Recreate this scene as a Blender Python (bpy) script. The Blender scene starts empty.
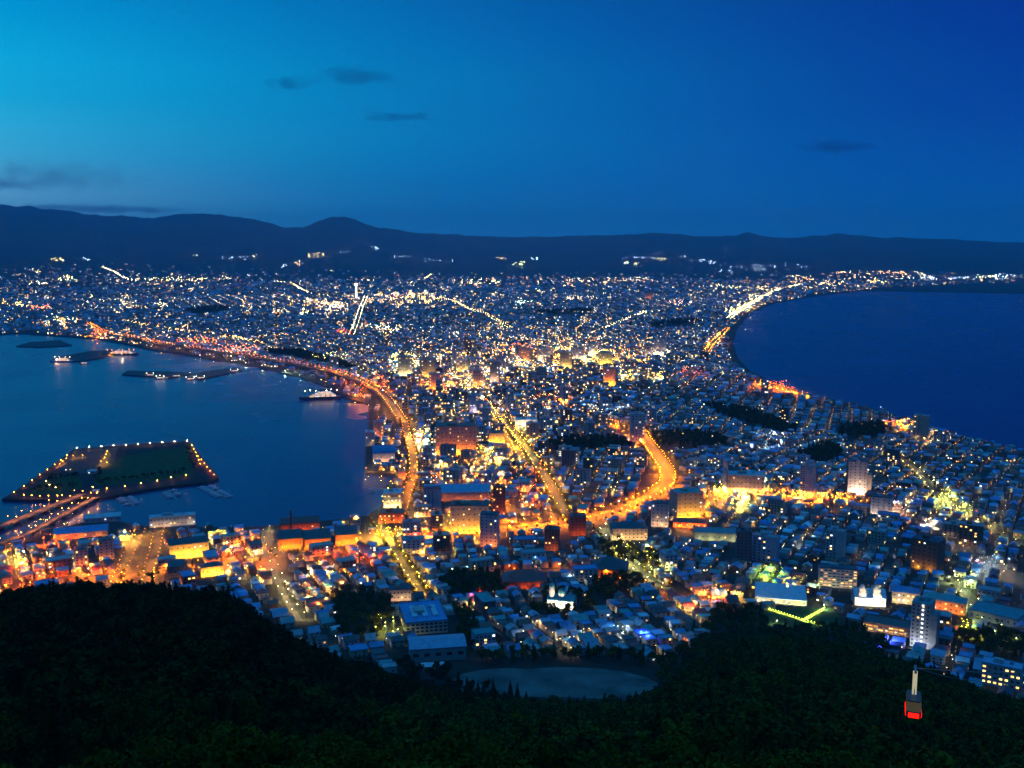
import bpy, math, random
import numpy as np
from math import sin, cos, radians, pi, sqrt, atan2
from mathutils import Vector, kdtree

S = bpy.context.scene
COL = S.collection
rnd = random.Random(7)
nr = np.random.default_rng(11)

# ------------------------------------------------------------------ camera
CAM_H, FPX, PITCH = 334.0, 1000.0, radians(7.85)
cd = bpy.data.cameras.new('camera')
cd.sensor_width = 36.0
cd.lens = 36.0 * FPX / 1024.0
cd.clip_start, cd.clip_end = 1.0, 150000.0
cam = bpy.data.objects.new('camera', cd)
cam.location = (0, 0, CAM_H)
cam.rotation_euler = (pi / 2 - PITCH, 0, 0)
COL.objects.link(cam)
S.camera = cam

# ------------------------------------------------------------------ dusk sky (sun already below the horizon, to the left)
def lin(r, g, b):
    f = lambda c: c / 12.92 if c <= 0.04045 else ((c + 0.055) / 1.055) ** 2.4
    return (f(r / 255), f(g / 255), f(b / 255))

W = bpy.data.worlds.new('World')
S.world = W
W.use_nodes = True
wt = W.node_tree
wt.nodes.clear()

def N(tree, kind, **kw):
    n = tree.nodes.new(kind)
    for k, v in kw.items():
        setattr(n, k, v)
    return n

def M_(tree, op, a, b=None, clamp=False):
    n = tree.nodes.new('ShaderNodeMath')
    n.operation = op
    n.use_clamp = clamp
    for i, v in enumerate((a, b)):
        if v is None:
            continue
        if isinstance(v, (int, float)):
            n.inputs[i].default_value = v
        else:
            tree.links.new(v, n.inputs[i])
    return n.outputs[0]

def ramp(tree, fac, stops):
    r = tree.nodes.new('ShaderNodeValToRGB')
    e = r.color_ramp.elements
    e[0].position, e[0].color = stops[0][0], (*stops[0][1], 1)
    e[1].position, e[1].color = stops[-1][0], (*stops[-1][1], 1)
    for p, c in stops[1:-1]:
        x = e.new(p)
        x.color = (*c, 1)
    tree.links.new(fac, r.inputs[0])
    return r.outputs[0]

tc = N(wt, 'ShaderNodeTexCoord')
sx = N(wt, 'ShaderNodeSeparateXYZ')
wt.links.new(tc.outputs['Generated'], sx.inputs[0])
el = M_(wt, 'MAXIMUM', sx.outputs[2], 0.0)
azi = M_(wt, 'ARCTAN2', sx.outputs[0], sx.outputs[1])            # radians, 0 straight ahead, negative to the left
elr = M_(wt, 'POWER', el, 0.5)                                    # spread the low sky over the ramp
P = lambda e: sqrt(e)
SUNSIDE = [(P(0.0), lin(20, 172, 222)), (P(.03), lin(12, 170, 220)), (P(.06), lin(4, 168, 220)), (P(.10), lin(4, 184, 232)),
           (P(.16), lin(0, 184, 236)), (P(.24), lin(0, 148, 218)), (P(.34), lin(8, 100, 185)), (P(.6), lin(38, 134, 205)), (1.0, lin(45, 145, 212))]  # overhead stops in both ramps brightened out of view, blue fill for roofs
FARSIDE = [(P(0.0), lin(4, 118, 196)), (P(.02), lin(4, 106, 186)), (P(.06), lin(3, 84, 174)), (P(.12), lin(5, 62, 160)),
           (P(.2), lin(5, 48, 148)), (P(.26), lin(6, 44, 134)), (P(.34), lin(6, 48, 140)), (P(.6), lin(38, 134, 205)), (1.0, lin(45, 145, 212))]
da = M_(wt, 'ABSOLUTE', M_(wt, 'ADD', azi, radians(29)))          # angle away from where the sun went down
fz = M_(wt, 'DIVIDE', da, radians(62), clamp=True)
fz = M_(wt, 'POWER', M_(wt, 'SUBTRACT', 1.0, fz), 1.85)
mx = N(wt, 'ShaderNodeMix', data_type='RGBA')
wt.links.new(fz, mx.inputs[0])
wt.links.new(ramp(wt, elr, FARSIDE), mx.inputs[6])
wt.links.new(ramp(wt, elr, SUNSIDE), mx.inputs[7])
gz = M_(wt, 'POWER', M_(wt, 'SUBTRACT', 1.0, M_(wt, 'DIVIDE', da, radians(28), clamp=True)), 2.4)   # pale afterglow low over the ridge
gl = ramp(wt, elr, [(P(0.0), (.26, .30, .26)), (P(.045), (.20, .26, .24)), (P(.08), (.07, .14, .14)), (P(.13), (.01, .03, .04)), (P(.2), (0, 0, 0)), (1.0, (0, 0, 0))])
gs = N(wt, 'ShaderNodeVectorMath', operation='SCALE')
wt.links.new(gl, gs.inputs[0])
wt.links.new(gz, gs.inputs['Scale'])
ga = N(wt, 'ShaderNodeVectorMath', operation='ADD')
wt.links.new(mx.outputs[2], ga.inputs[0])
wt.links.new(gs.outputs[0], ga.inputs[1])
sky = N(wt, 'ShaderNodeTexSky', sky_type='NISHITA')
sky.sun_disc = False
sky.sun_elevation, sky.sun_rotation = radians(-5.0), radians(-36.0)
sky.ozone_density = 4.0
b1 = N(wt, 'ShaderNodeBackground')
b1.inputs[1].default_value = 1.0
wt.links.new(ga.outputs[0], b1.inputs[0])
b2 = N(wt, 'ShaderNodeBackground')
b2.inputs[1].default_value = 0.006
wt.links.new(sky.outputs[0], b2.inputs[0])
ad = N(wt, 'ShaderNodeAddShader')
wt.links.new(b1.outputs[0], ad.inputs[0])
wt.links.new(b2.outputs[0], ad.inputs[1])
wo = N(wt, 'ShaderNodeOutputWorld')
wt.links.new(ad.outputs[0], wo.inputs[0])

vs = S.view_settings
vs.view_transform, vs.look, vs.gamma, vs.use_curve_mapping = 'Standard', 'None', 1.0, False
vs.exposure = 0.0
cy = S.cycles
cy.max_bounces, cy.diffuse_bounces, cy.glossy_bounces, cy.transparent_max_bounces = 4, 1, 2, 6
cy.volume_bounces = 1
cy.sample_clamp_indirect = 1.5
cy.sample_clamp_direct = 0.0
cy.use_light_tree = True
cy.use_denoising = True
cy.denoising_prefilter = 'ACCURATE'
cy.denoising_input_passes = 'RGB_ALBEDO_NORMAL'
cy.filter_width = 1.5
cy.caustics_reflective = cy.caustics_refractive = False

# ------------------------------------------------------------------ helpers: pixels to the ground, heights
def ray(px, py):
    a, b = (px - 512.0) / FPX, (384.0 - py) / FPX
    return (a, cos(PITCH) + b * sin(PITCH), -sin(PITCH) + b * cos(PITCH))

def dep_of(px, py):
    d = ray(px, py)
    return -d[2] / sqrt(d[0] ** 2 + d[1] ** 2)

def project(X, Y, Z):
    X, Y, Z = np.asarray(X, float), np.asarray(Y, float), np.asarray(Z, float) - CAM_H
    f = Y * cos(PITCH) - Z * sin(PITCH)
    u = Y * sin(PITCH) + Z * cos(PITCH)
    f = np.where(f < 1.0, 1.0, f)
    return 512 + FPX * X / f, 384 - FPX * u / f, f

def hash2(i, j, s):
    v = np.sin(i * 127.1 + j * 311.7 + s * 74.7) * 43758.5453
    return v - np.floor(v)

def vnoise(x, y, s=0):
    i, j = np.floor(x), np.floor(y)
    u, v = x - i, y - j
    u, v = u * u * (3 - 2 * u), v * v * (3 - 2 * v)
    return (hash2(i, j, s) * (1 - u) + hash2(i + 1, j, s) * u) * (1 - v) + (hash2(i, j + 1, s) * (1 - u) + hash2(i + 1, j + 1, s) * u) * v

def fbm(x, y, s=0, o=4):
    t, a, k = 0, 0.5, 1.0
    for n in range(o):
        t = t + a * vnoise(x * k, y * k, s + n)
        a, k = a * 0.5, k * 2.03
    return t

# upper edge of the forest as seen from the lookout: pixel x, pixel y, distance of that edge
EDGE = np.array([(-700, 640, 400), (-300, 600, 420), (0, 596, 430), (60, 589, 430), (150, 588, 440), (230, 598, 455), (270, 627, 490), (310, 650, 545), (350, 664, 575),
                 (400, 680, 596), (470, 700, 596), (560, 706, 590), (620, 706, 592), (660, 694, 605), (700, 664, 640), (740, 642, 690), (780, 638, 700),
                 (850, 648, 690), (890, 660, 668), (940, 674, 650), (985, 694, 622), (1030, 706, 600), (1400, 740, 520), (1900, 780, 450)], float)
E_AZ = np.array([atan2(ray(x, y)[0], ray(x, y)[1]) for x, y, d in EDGE])
E_T = np.array([dep_of(x, y) for x, y, d in EDGE])
E_D = EDGE[:, 2]
TREE_H = 9.0

def town_h(d):
    t = np.maximum(0.0, 1000.0 - d)
    return 3.0 + 0.13 * t * t / (t + 100.0)

def hill_h(X, Y):
    """wooded slope below the lookout"""
    d = np.sqrt(X * X + Y * Y)
    az = np.arctan2(X, Y)
    te, de = np.interp(az, E_AZ, E_T), np.interp(az, E_AZ, E_D)
    u = np.clip((de - d) / (de - 60.0), 0, 1.2)
    dep = te + (0.575 - te) * u ** 2.3
    z = CAM_H - d * dep
    ze = CAM_H - de * te
    z = np.where(d > de, ze - (d - de) * 0.62, z)
    bump = (fbm(X / 55.0, Y / 55.0, 3) - 0.5) * 10.0 * np.clip((de - d) / 60.0, 0, 1) * np.clip(d / 300, 0.3, 1)
    z = np.where(d < 60, np.minimum(z, CAM_H - 60 * 0.575), z)
    return z - TREE_H + bump

SKY_X = np.array([(-500, 215), (-200, 200), (-60, 203), (0, 205), (30, 207), (60, 210), (100, 215), (130, 217), (165, 218), (180, 214.5), (200, 214), (222, 214), (245, 218), (262, 222), (285, 227), (303, 228),
                  (320, 221), (332, 217.5), (345, 217), (358, 221), (380, 228), (410, 232), (440, 234), (500, 237), (560, 236.5), (600, 235.5), (640, 234), (655, 233), (672, 234), (700, 236), (735, 236),
                  (747, 232), (760, 236), (790, 238), (815, 236), (838, 233.5), (855, 235), (880, 238), (900, 237), (920, 239), (960, 240), (1024, 243), (1200, 244), (1500, 240)], float)
S_AZ = np.array([atan2(ray(x, y)[0], ray(x, y)[1]) for x, y in SKY_X])
S_T = np.array([-dep_of(x, y) for x, y in SKY_X])
F_AZ = np.array([atan2(ray(x, 260)[0], ray(x, 260)[1]) for x in (-300, 0, 150, 260, 420, 600, 700, 800, 900, 1024, 1300)])
F_D = np.array([8200, 8300, 8600, 9500, 10500, 10500, 10300, 10000, 9700, 9600, 9600], float)

def far_h(X, Y):
    d = np.sqrt(X * X + Y * Y)
    az = np.arctan2(X, Y)
    ds = 20000.0
    zs = (CAM_H + ds * np.interp(az, S_AZ, S_T)) * (1 + .10 * (fbm(az * 90, 0 * az + 3.3, 41, 4) - .47))
    df = np.interp(az, F_AZ, F_D)
    u = np.clip((d - df) / (ds - df), 0, 1)
    n = fbm(X / 2600.0, Y / 2600.0, 9, 4) - 0.5
    z = zs * u ** 1.35 * (1 + 0.75 * n * (1 - u) * np.clip(u * 6, 0, 1))
    z = np.where(d > ds, zs - (d - ds) * 0.02, z)
    return z

def H(X, Y):
    X, Y = np.asarray(X, float), np.asarray(Y, float)
    d = np.sqrt(X * X + Y * Y)
    z = town_h(d)
    z = np.where(d < 1300, np.maximum(z, hill_h(X, Y)), z)
    return np.where(d > 7000, np.maximum(z, far_h(X, Y)), z)

DSTEPS = 380.0 * 1.004 ** np.arange(0, 1020)

def gp(px, py, z=None):
    """ground point under a pixel: (X, Y, Z)"""
    dx, dy, dz = ray(px, py)
    if z is not None:
        t = (z - CAM_H) / dz
        return (dx * t, dy * t, z)
    h = sqrt(dx * dx + dy * dy)
    X, Y, Zr = dx / h * DSTEPS, dy / h * DSTEPS, CAM_H + dz / h * DSTEPS
    d = DSTEPS
    g = np.maximum(town_h(d), np.where(d > 7000, far_h(X, Y), 0))    # the town ground; the wooded slope is left out
    k = np.nonzero(Zr < g)[0]
    if not len(k):
        return (float(X[-1]), float(Y[-1]), float(g[-1]))
    k = max(int(k[0]), 1)
    a, b = Zr[k - 1] - g[k - 1], Zr[k] - g[k]
    f = a / (a - b)
    L = lambda v: float(v[k - 1] + (v[k] - v[k - 1]) * f)
    return (L(X), L(Y), L(g))

def in_poly(X, Y, poly):
    X, Y = np.asarray(X), np.asarray(Y)
    c = np.zeros(X.shape, bool)
    n = len(poly)
    for i in range(n):
        x0, y0 = poly[i][0], poly[i][1]
        x1, y1 = poly[(i + 1) % n][0], poly[(i + 1) % n][1]
        if y0 == y1:
            continue
        t = ((y0 > Y) != (y1 > Y)) & (X < (x1 - x0) * (Y - y0) / (y1 - y0) + x0)
        c ^= t
    return c

def dist_line(X, Y, pts):
    best = np.full(np.shape(X), 1e9)
    for (x0, y0, *_), (x1, y1, *_) in zip(pts, pts[1:]):
        vx, vy = x1 - x0, y1 - y0
        t = np.clip(((X - x0) * vx + (Y - y0) * vy) / (vx * vx + vy * vy + 1e-9), 0, 1)
        best = np.minimum(best, np.hypot(X - x0 - t * vx, Y - y0 - t * vy))
    return best

# ------------------------------------------------------------------ materials
def material(name):
    m = bpy.data.materials.new(name)
    m.use_nodes = True
    m.node_tree.nodes.clear()
    return m, m.node_tree

def surf(name, col, rough=0.8, vary=0.25, scale=0.2, metallic=0.0, tint=False, spec=0.3, per_object=0.0):
    """painted or natural surface with uneven tone; tint: colour comes from the mesh's own face colours"""
    m, t = material(name)
    g = N(t, 'ShaderNodeNewGeometry')
    no = N(t, 'ShaderNodeTexNoise')
    no.inputs['Scale'].default_value = scale
    no.inputs['Detail'].default_value = 5
    t.links.new(g.outputs['Position'], no.inputs['Vector'])
    mr = N(t, 'ShaderNodeMapRange')
    mr.inputs[3].default_value, mr.inputs[4].default_value = 1 - vary, 1 + vary
    mr.inputs[1].default_value, mr.inputs[2].default_value = 0.3, 0.7
    t.links.new(no.outputs[0], mr.inputs[0])
    f = mr.outputs[0]
    if per_object:
        oi = N(t, 'ShaderNodeObjectInfo')
        f = M_(t, 'MULTIPLY', f, M_(t, 'ADD', M_(t, 'MULTIPLY', oi.outputs['Random'], 2 * per_object), 1 - per_object))
    mx = N(t, 'ShaderNodeVectorMath', operation='SCALE')
    t.links.new(f, mx.inputs['Scale'])
    if tint:
        at = N(t, 'ShaderNodeAttribute', attribute_name='tint')
        t.links.new(at.outputs['Color'], mx.inputs[0])
    else:
        mx.inputs[0].default_value = col[:3]
    b = N(t, 'ShaderNodeBsdfPrincipled')
    b.inputs['Roughness'].default_value = rough
    b.inputs['Metallic'].default_value = metallic
    b.inputs['Specular IOR Level'].default_value = spec
    t.links.new(mx.outputs[0], b.inputs['Base Color'])
    o = N(t, 'ShaderNodeOutputMaterial')
    t.links.new(b.outputs[0], o.inputs[0])
    return m

def glow(name, col=None, power=1.0, sample=True):
    """something that gives off light; col None: colour and power come from the mesh's own face colours"""
    m, t = material(name)
    e = N(t, 'ShaderNodeEmission')
    e.inputs[1].default_value = power
    if col is None:
        at = N(t, 'ShaderNodeAttribute', attribute_name='tint')
        t.links.new(at.outputs['Color'], e.inputs[0])
    else:
        e.inputs[0].default_value = (*col, 1)
    o = N(t, 'ShaderNodeOutputMaterial')
    t.links.new(e.outputs[0], o.inputs[0])
    m.cycles.emission_sampling = 'FRONT' if sample else 'NONE'
    return m

# ------------------------------------------------------------------ mesh helpers
def np_mesh(name, V, polys, mats, tint=None, mat_idx=None):
    """mesh from numpy: V (n,3); polys: list of (k, size) index arrays; tint: colour per face in the order of polys"""
    me = bpy.data.meshes.new(name)
    V = np.asarray(V, np.float32)
    me.vertices.add(len(V))
    me.vertices.foreach_set('co', V.ravel())
    sizes = np.concatenate([np.full(len(p), p.shape[1], np.int32) for p in polys])
    loops = np.concatenate([p.astype(np.int32).ravel() for p in polys])
    me.loops.add(len(loops))
    me.loops.foreach_set('vertex_index', loops)
    me.polygons.add(len(sizes))
    me.polygons.foreach_set('loop_start', np.concatenate([[0], np.cumsum(sizes)[:-1]]).astype(np.int32))
    if tint is not None:
        a = me.attributes.new('tint', 'FLOAT_COLOR', 'FACE')
        c = np.ones((len(sizes), 4), np.float32)
        c[:, :3] = tint
        a.data.foreach_set('color', c.ravel())
    for m in mats:
        me.materials.append(m)
    if mat_idx is not None:
        me.polygons.foreach_set('material_index', np.asarray(mat_idx, np.int32))
    me.update(calc_edges=True)
    me.validate()
    return me

class MB:
    """collects boxes, prisms, tubes and quads for one mesh"""
    def __init__(self):
        self.v, self.f = [], []
    def add(self, vs, fs):
        b = len(self.v)
        self.v += [tuple(v) for v in vs]
        self.f += [tuple(b + i for i in f) for f in fs]
        return self
    def box(self, x0, x1, y0, y1, z0, z1):
        return self.add([(x0, y0, z0), (x1, y0, z0), (x1, y1, z0), (x0, y1, z0), (x0, y0, z1), (x1, y0, z1), (x1, y1, z1), (x0, y1, z1)],
                        [(3, 2, 1, 0), (4, 5, 6, 7), (0, 1, 5, 4), (1, 2, 6, 5), (2, 3, 7, 6), (3, 0, 4, 7)])
    def prism(self, pts, z0, z1):
        n = len(pts)
        return self.add([(x, y, z0) for x, y in pts] + [(x, y, z1) for x, y in pts],
                        [tuple(range(n - 1, -1, -1)), tuple(range(n, 2 * n))] + [(i, (i + 1) % n, n + (i + 1) % n, n + i) for i in range(n)])
    def gable_wall(self, w, d, h, rh):
        """walls of a house whose ridge runs along x"""
        x, y = w / 2, d / 2
        return self.add([(-x, -y, 0), (x, -y, 0), (x, y, 0), (-x, y, 0), (-x, -y, h), (x, -y, h), (x, y, h), (-x, y, h), (-x, 0, h + rh), (x, 0, h + rh)],
                        [(0, 1, 5, 4), (2, 3, 7, 6), (1, 2, 6, 9, 5), (3, 0, 4, 8, 7)])
    def gable_roof(self, w, d, h, rh, o=0.5, t=0.3):
        x, y = w / 2 + o, d / 2 + o
        e = h - rh * o / (d / 2)
        p = [(-y, e), (0, h + rh), (y, e), (y, e + t), (0, h + rh + t), (-y, e + t)]
        vs = [(-x, a, b) for a, b in p] + [(x, a, b) for a, b in p]
        return self.add(vs, [(0, 1, 4, 5), (1, 2, 3, 4), (11, 10, 7, 6), (10, 9, 8, 7)] + [(i, i + 6, (i + 1) % 6 + 6, (i + 1) % 6) for i in range(6)])
    def hip_roof(self, w, d, h, rh, o=0.6):
        x, y = w / 2 + o, d / 2 + o
        r = max(0.3, w / 2 - d / 2)
        return self.add([(-x, -y, h), (x, -y, h), (x, y, h), (-x, y, h), (-r, 0, h + rh), (r, 0, h + rh)],
                        [(0, 1, 5, 4), (1, 2, 5), (2, 3, 4, 5), (3, 0, 4), (3, 2, 1, 0)])
    def flat_roof(self, w, d, h, o=0.15, t=0.5):
        self.box(-w / 2 - o, w / 2 + o, -d / 2 - o, d / 2 + o, h, h + 0.25)
        a, b = w / 2 + o, d / 2 + o
        for bx in ((-a, a, -b, -b + .3), (-a, a, b - .3, b), (-a, -a + .3, -b + .3, b - .3), (a - .3, a, -b + .3, b - .3)):
            self.box(*bx, h + 0.25, h + 0.25 + t)
        return self
    def tube(self, p, q, r, n=6, r2=None):
        p, q = Vector(p), Vector(q)
        r2 = r if r2 is None else r2
        z = (q - p).normalized()
        x = z.orthogonal().normalized()
        y = z.cross(x)
        vs = []
        for c, rr in ((p, r), (q, r2)):
            for i in range(n):
                a = 2 * pi * i / n
                vs.append(c + x * (rr * cos(a)) + y * (rr * sin(a)))
        return self.add(vs, [(i, (i + 1) % n, n + (i + 1) % n, n + i) for i in range(n)] + [tuple(range(n - 1, -1, -1)), tuple(range(n, 2 * n))])
    def dome(self, c, r, h, n=12, k=4):
        vs, fs = [], []
        for j in range(k):
            a = pi / 2 * j / k
            for i in range(n):
                b = 2 * pi * i / n
                vs.append((c[0] + r * cos(a) * cos(b), c[1] + r * cos(a) * sin(b), c[2] + h * sin(a)))
        vs.append((c[0], c[1], c[2] + h))
        for j in range(k - 1):
            for i in range(n):
                fs.append((j * n + i, j * n + (i + 1) % n, (j + 1) * n + (i + 1) % n, (j + 1) * n + i))
        for i in range(n):
            fs.append(((k - 1) * n + i, (k - 1) * n + (i + 1) % n, k * n))
        fs.append(tuple(range(n - 1, -1, -1)))
        return self.add(vs, fs)
    def mesh(self, name, mat):
        me = bpy.data.meshes.new(name)
        me.from_pydata(self.v, [], self.f)
        for m in (mat if isinstance(mat, list) else [mat]):
            me.materials.append(m)
        me.update()
        return me
    def build(self, name, mat, parent=None):
        return put(name, self.mesh(name, mat), parent)

def put(name, data, parent=None, loc=None, rz=None, scale=None):
    o = bpy.data.objects.new(name, data)
    COL.objects.link(o)
    if parent is not None:
        o.parent = parent
    if loc is not None:
        o.location = loc
    if rz is not None:
        o.rotation_euler = (0, 0, rz)
    if scale is not None:
        o.scale = scale
    return o

def tag(o, label, cat, group=None, kind=None):
    if label:
        o['label'] = label
    if cat:
        o['category'] = cat
    if group:
        o['group'] = group
    if kind:
        o['kind'] = kind
    return o

def structure(o):
    o['kind'] = 'structure'
    return o

def root(name, loc, rz, label, cat, group=None):
    return tag(put(name, None, None, loc, rz), label, cat, group)
# ------------------------------------------------------------------ water, land, hills
def water():
    m, t = material('sea_water')
    g = N(t, 'ShaderNodeNewGeometry')
    no = N(t, 'ShaderNodeTexNoise')
    no.inputs['Scale'].default_value, no.inputs['Detail'].default_value = 0.12, 3
    t.links.new(g.outputs['Position'], no.inputs['Vector'])
    n2 = N(t, 'ShaderNodeTexNoise')
    n2.inputs['Scale'].default_value, n2.inputs['Detail'].default_value = 0.004, 2
    t.links.new(g.outputs['Position'], n2.inputs['Vector'])
    bp = N(t, 'ShaderNodeBump')
    bp.inputs['Strength'].default_value, bp.inputs['Distance'].default_value = 0.25, 0.3
    t.links.new(no.outputs[0], bp.inputs['Height'])
    b = N(t, 'ShaderNodeBsdfPrincipled')
    b.inputs['Base Color'].default_value = (0.002, 0.030, 0.125, 1)
    mr = N(t, 'ShaderNodeMapRange')
    mr.inputs[3].default_value, mr.inputs[4].default_value = 0.22, 0.32
    t.links.new(n2.outputs[0], mr.inputs[0])
    t.links.new(mr.outputs[0], b.inputs['Roughness'])
    b.inputs['IOR'].default_value = 1.33
    t.links.new(bp.outputs[0], b.inputs['Normal'])
    o = N(t, 'ShaderNodeOutputMaterial')
    t.links.new(b.outputs[0], o.inputs[0])
    return m

sea = MB().add([(-60000, -8000, 0), (60000, -8000, 0), (60000, 60000, 0), (-60000, 60000, 0)], [(0, 1, 2, 3)]).build('sea', water())
structure(sea)

BAY = [(-260, 328), (0, 334), (20, 333), (62, 336), (100, 339), (150, 349), (200, 357), (256, 366), (300, 377), (328, 387), (345, 397), (368, 404), (369, 425), (366, 440), (365, 471), (396, 474), (392, 480),
       (385, 486), (382, 506), (366, 516), (330, 520), (286, 522), (270, 526), (240, 527), (200, 527), (152, 527), (122, 522), (84, 522), (62, 527), (30, 533), (-10, 545), (-160, 585)]
STRAIT = [(1250, 500), (1100, 470), (1024, 451), (985, 441), (950, 432), (920, 424), (890, 413), (845, 402), (810, 396), (782, 385), (750, 371), (738, 358), (733, 343), (738, 327), (750, 313), (770, 304),
          (800, 298), (830, 294), (860, 291), (900, 287), (960, 285), (1024, 283), (1300, 282)]
LAND = [gp(x, y, 3.0)[:2] for x, y in BAY] + [(-1500, 500), (-1500, -900), (1500, -900), (1500, 600)] + [gp(x, y, 3.0)[:2] for x, y in STRAIT] + [(40000, 13000), (40000, 50000), (-40000, 50000), (-40000, 9000)]
m_land = surf('town_ground', (0.036, 0.040, 0.040), 0.9, 0.35, 0.02)
m_quay = surf('quay_concrete', (0.10, 0.10, 0.10), 0.85, 0.3, 0.1)

def slab(name, pts, z, mat):
    n = len(pts)
    me = bpy.data.meshes.new(name)
    me.from_pydata([(x, y, z) for x, y in pts] + [(x, y, -3.0) for x, y in pts], [], [tuple(range(n))] + [(i, (i + 1) % n, n + (i + 1) % n, n + i) for i in range(n)])
    me.materials.append(mat)
    me.update()
    return structure(put(name, me))

slab('ground', LAND, 3.0, m_land)

def polar(name, azs, ds, hf, mat):
    A, D = np.meshgrid(azs, ds)
    X, Y = D * np.sin(A), D * np.cos(A)
    Z = hf(X, Y)
    nx, ny = len(azs), len(ds)
    I = np.arange(nx * ny).reshape(ny, nx)
    q = np.stack([I[:-1, :-1], I[:-1, 1:], I[1:, 1:], I[1:, :-1]], -1).reshape(-1, 4)
    me = np_mesh(name, np.stack([X, Y, Z], -1).reshape(-1, 3), [q], [mat])
    return structure(put(name, me))

m_slope = surf('slope_soil', (0.022, 0.024, 0.018), 1.0, 0.3, 0.1)
def near_h(X, Y):
    d = np.hypot(X, Y)
    return np.maximum(np.where(d > 990, 1.0, town_h(d)), hill_h(X, Y))
polar('mountain_slope', np.radians(np.linspace(-75, 75, 220)), np.concatenate([np.linspace(2, 60, 12), np.linspace(66, 1010, 190)]), near_h, m_slope)
m_far = surf('far_hillside', (0.018, 0.024, 0.02), 1.0, 0.45, 0.0012)
polar('hills', np.radians(np.linspace(-48, 48, 900)), np.concatenate([np.linspace(7000, 20000, 90), np.linspace(20400, 30000, 16)]), lambda X, Y: far_h(X, Y) + np.where(np.hypot(X, Y) < 8000, -2.0, 3.05), m_far)
# ------------------------------------------------------------------ light colours
O_, Y_, W_, C_, G_, R_, B_ = (1, .21, .005), (1, .50, .045), (1, .76, .40), (.68, .87, 1.0), (.72, 1, .22), (1, .10, .03), (.12, .16, 1)
LAMPS = []         # (X, Y, Z, height, colour, power, road name or None, index along the road)
def lamp(X, Y, Z, h, col, e, road=None, k=0):
    LAMPS.append((X, Y, Z, h, col, e, road, k))

# ------------------------------------------------------------------ island in the harbour and its causeway
m_asph = surf('asphalt', (0.062, 0.058, 0.052), 0.85, 0.2, 0.3)
m_plaza = surf('plaza_paving', (0.17, 0.15, 0.13), 0.85, 0.25, 0.2)
m_lawn = surf('lawn_grass', (0.018, 0.062, 0.012), 0.95, 0.3, 0.12)
m_sand = surf('sports_ground_dirt', (0.105, 0.105, 0.10), 0.95, 0.5, 0.05)
ISL_PX = [(2, 499), (14, 492), (30, 481), (52, 466), (74, 449), (110, 446), (150, 443), (188, 441), (200, 455), (219, 478), (208, 482), (178, 485), (150, 489), (122, 494), (100, 498), (60, 499), (30, 500)]
ISLAND = [gp(x, y, 3.0)[:2] for x, y in ISL_PX]
slab('island', ISLAND, 3.0, surf('island_ground', (.020, .022, .024), .9, .3, .06))

def flat(name, px, z, mat):
    pts = [gp(x, y, z) for x, y in px]
    me = bpy.data.meshes.new(name)
    me.from_pydata(pts, [], [tuple(range(len(pts)))])
    me.materials.append(mat)
    me.update()
    return structure(put(name, me))

flat('island_lawn', [(99, 472), (118, 459), (125, 456), (182, 447), (188, 450), (194, 474), (180, 478), (150, 481), (118, 484), (92, 486)], 3.012, m_lawn)
flat('car_park', [(54, 470), (66, 455), (78, 450), (118, 448), (112, 468), (80, 474)], 3.008, m_asph)
flat('grass_patch', [(26, 494), (44, 480), (78, 475), (84, 487), (60, 494)], 3.012, m_lawn)

ROADS = {}
def road(name, px, width, mat, z=None, lift=0.10):
    pts = [gp(x, y, z) for x, y in px]
    fine = []
    for a, b in zip(pts, pts[1:]):
        L = math.dist(a[:2], b[:2])
        n = max(1, int(L / 12))
        fine += [(a[0] + (b[0] - a[0]) * i / n, a[1] + (b[1] - a[1]) * i / n) for i in range(n)]
    fine.append(pts[-1][:2])
    P2 = np.array(fine)
    if len(P2) > 4:
        for _ in range(3):
            P2[1:-1] = (P2[:-2] + 2 * P2[1:-1] + P2[2:]) / 4
    T = np.gradient(P2, axis=0)
    T /= np.linalg.norm(T, axis=1)[:, None] + 1e-9
    Nn = np.stack([-T[:, 1], T[:, 0]], 1)
    Z = np.maximum(H(P2[:, 0], P2[:, 1]) if z is None else np.full(len(P2), z), 3.0)
    Lp, Rp = P2 + Nn * width / 2, P2 - Nn * width / 2
    if z is None:
        lz = lambda q: np.maximum(np.where(np.hypot(q[:, 0], q[:, 1]) < 7000, town_h(np.hypot(q[:, 0], q[:, 1])), H(q[:, 0], q[:, 1]) + 3.1), 3.0) + lift + np.where(np.hypot(q[:, 0], q[:, 1]) < 1000, .25, 0)
    else:
        lz = lambda q: np.full(len(q), z + lift)
    V = np.concatenate([np.column_stack([Lp, lz(Lp)]), np.column_stack([Rp, lz(Rp)])])
    n = len(P2)
    I = np.arange(n - 1)
    structure(put(name, np_mesh(name, V, [np.stack([I, I + n, I + n + 1, I + 1], 1)], [mat])))
    return P2, Nn, Z

def along(P2, Nn, Z, step, side, width, off=0.0):
    s = np.concatenate([[0], np.cumsum(np.linalg.norm(np.diff(P2, axis=0), axis=1))])
    out = []
    k = off
    while k < s[-1]:
        x, y = np.interp(k, s, P2[:, 0]), np.interp(k, s, P2[:, 1])
        nx, ny = np.interp(k, s, Nn[:, 0]), np.interp(k, s, Nn[:, 1])
        out.append((x + nx * side * width / 2, y + ny * side * width / 2, np.interp(k, s, Z)))
        k += step
    return out

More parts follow.
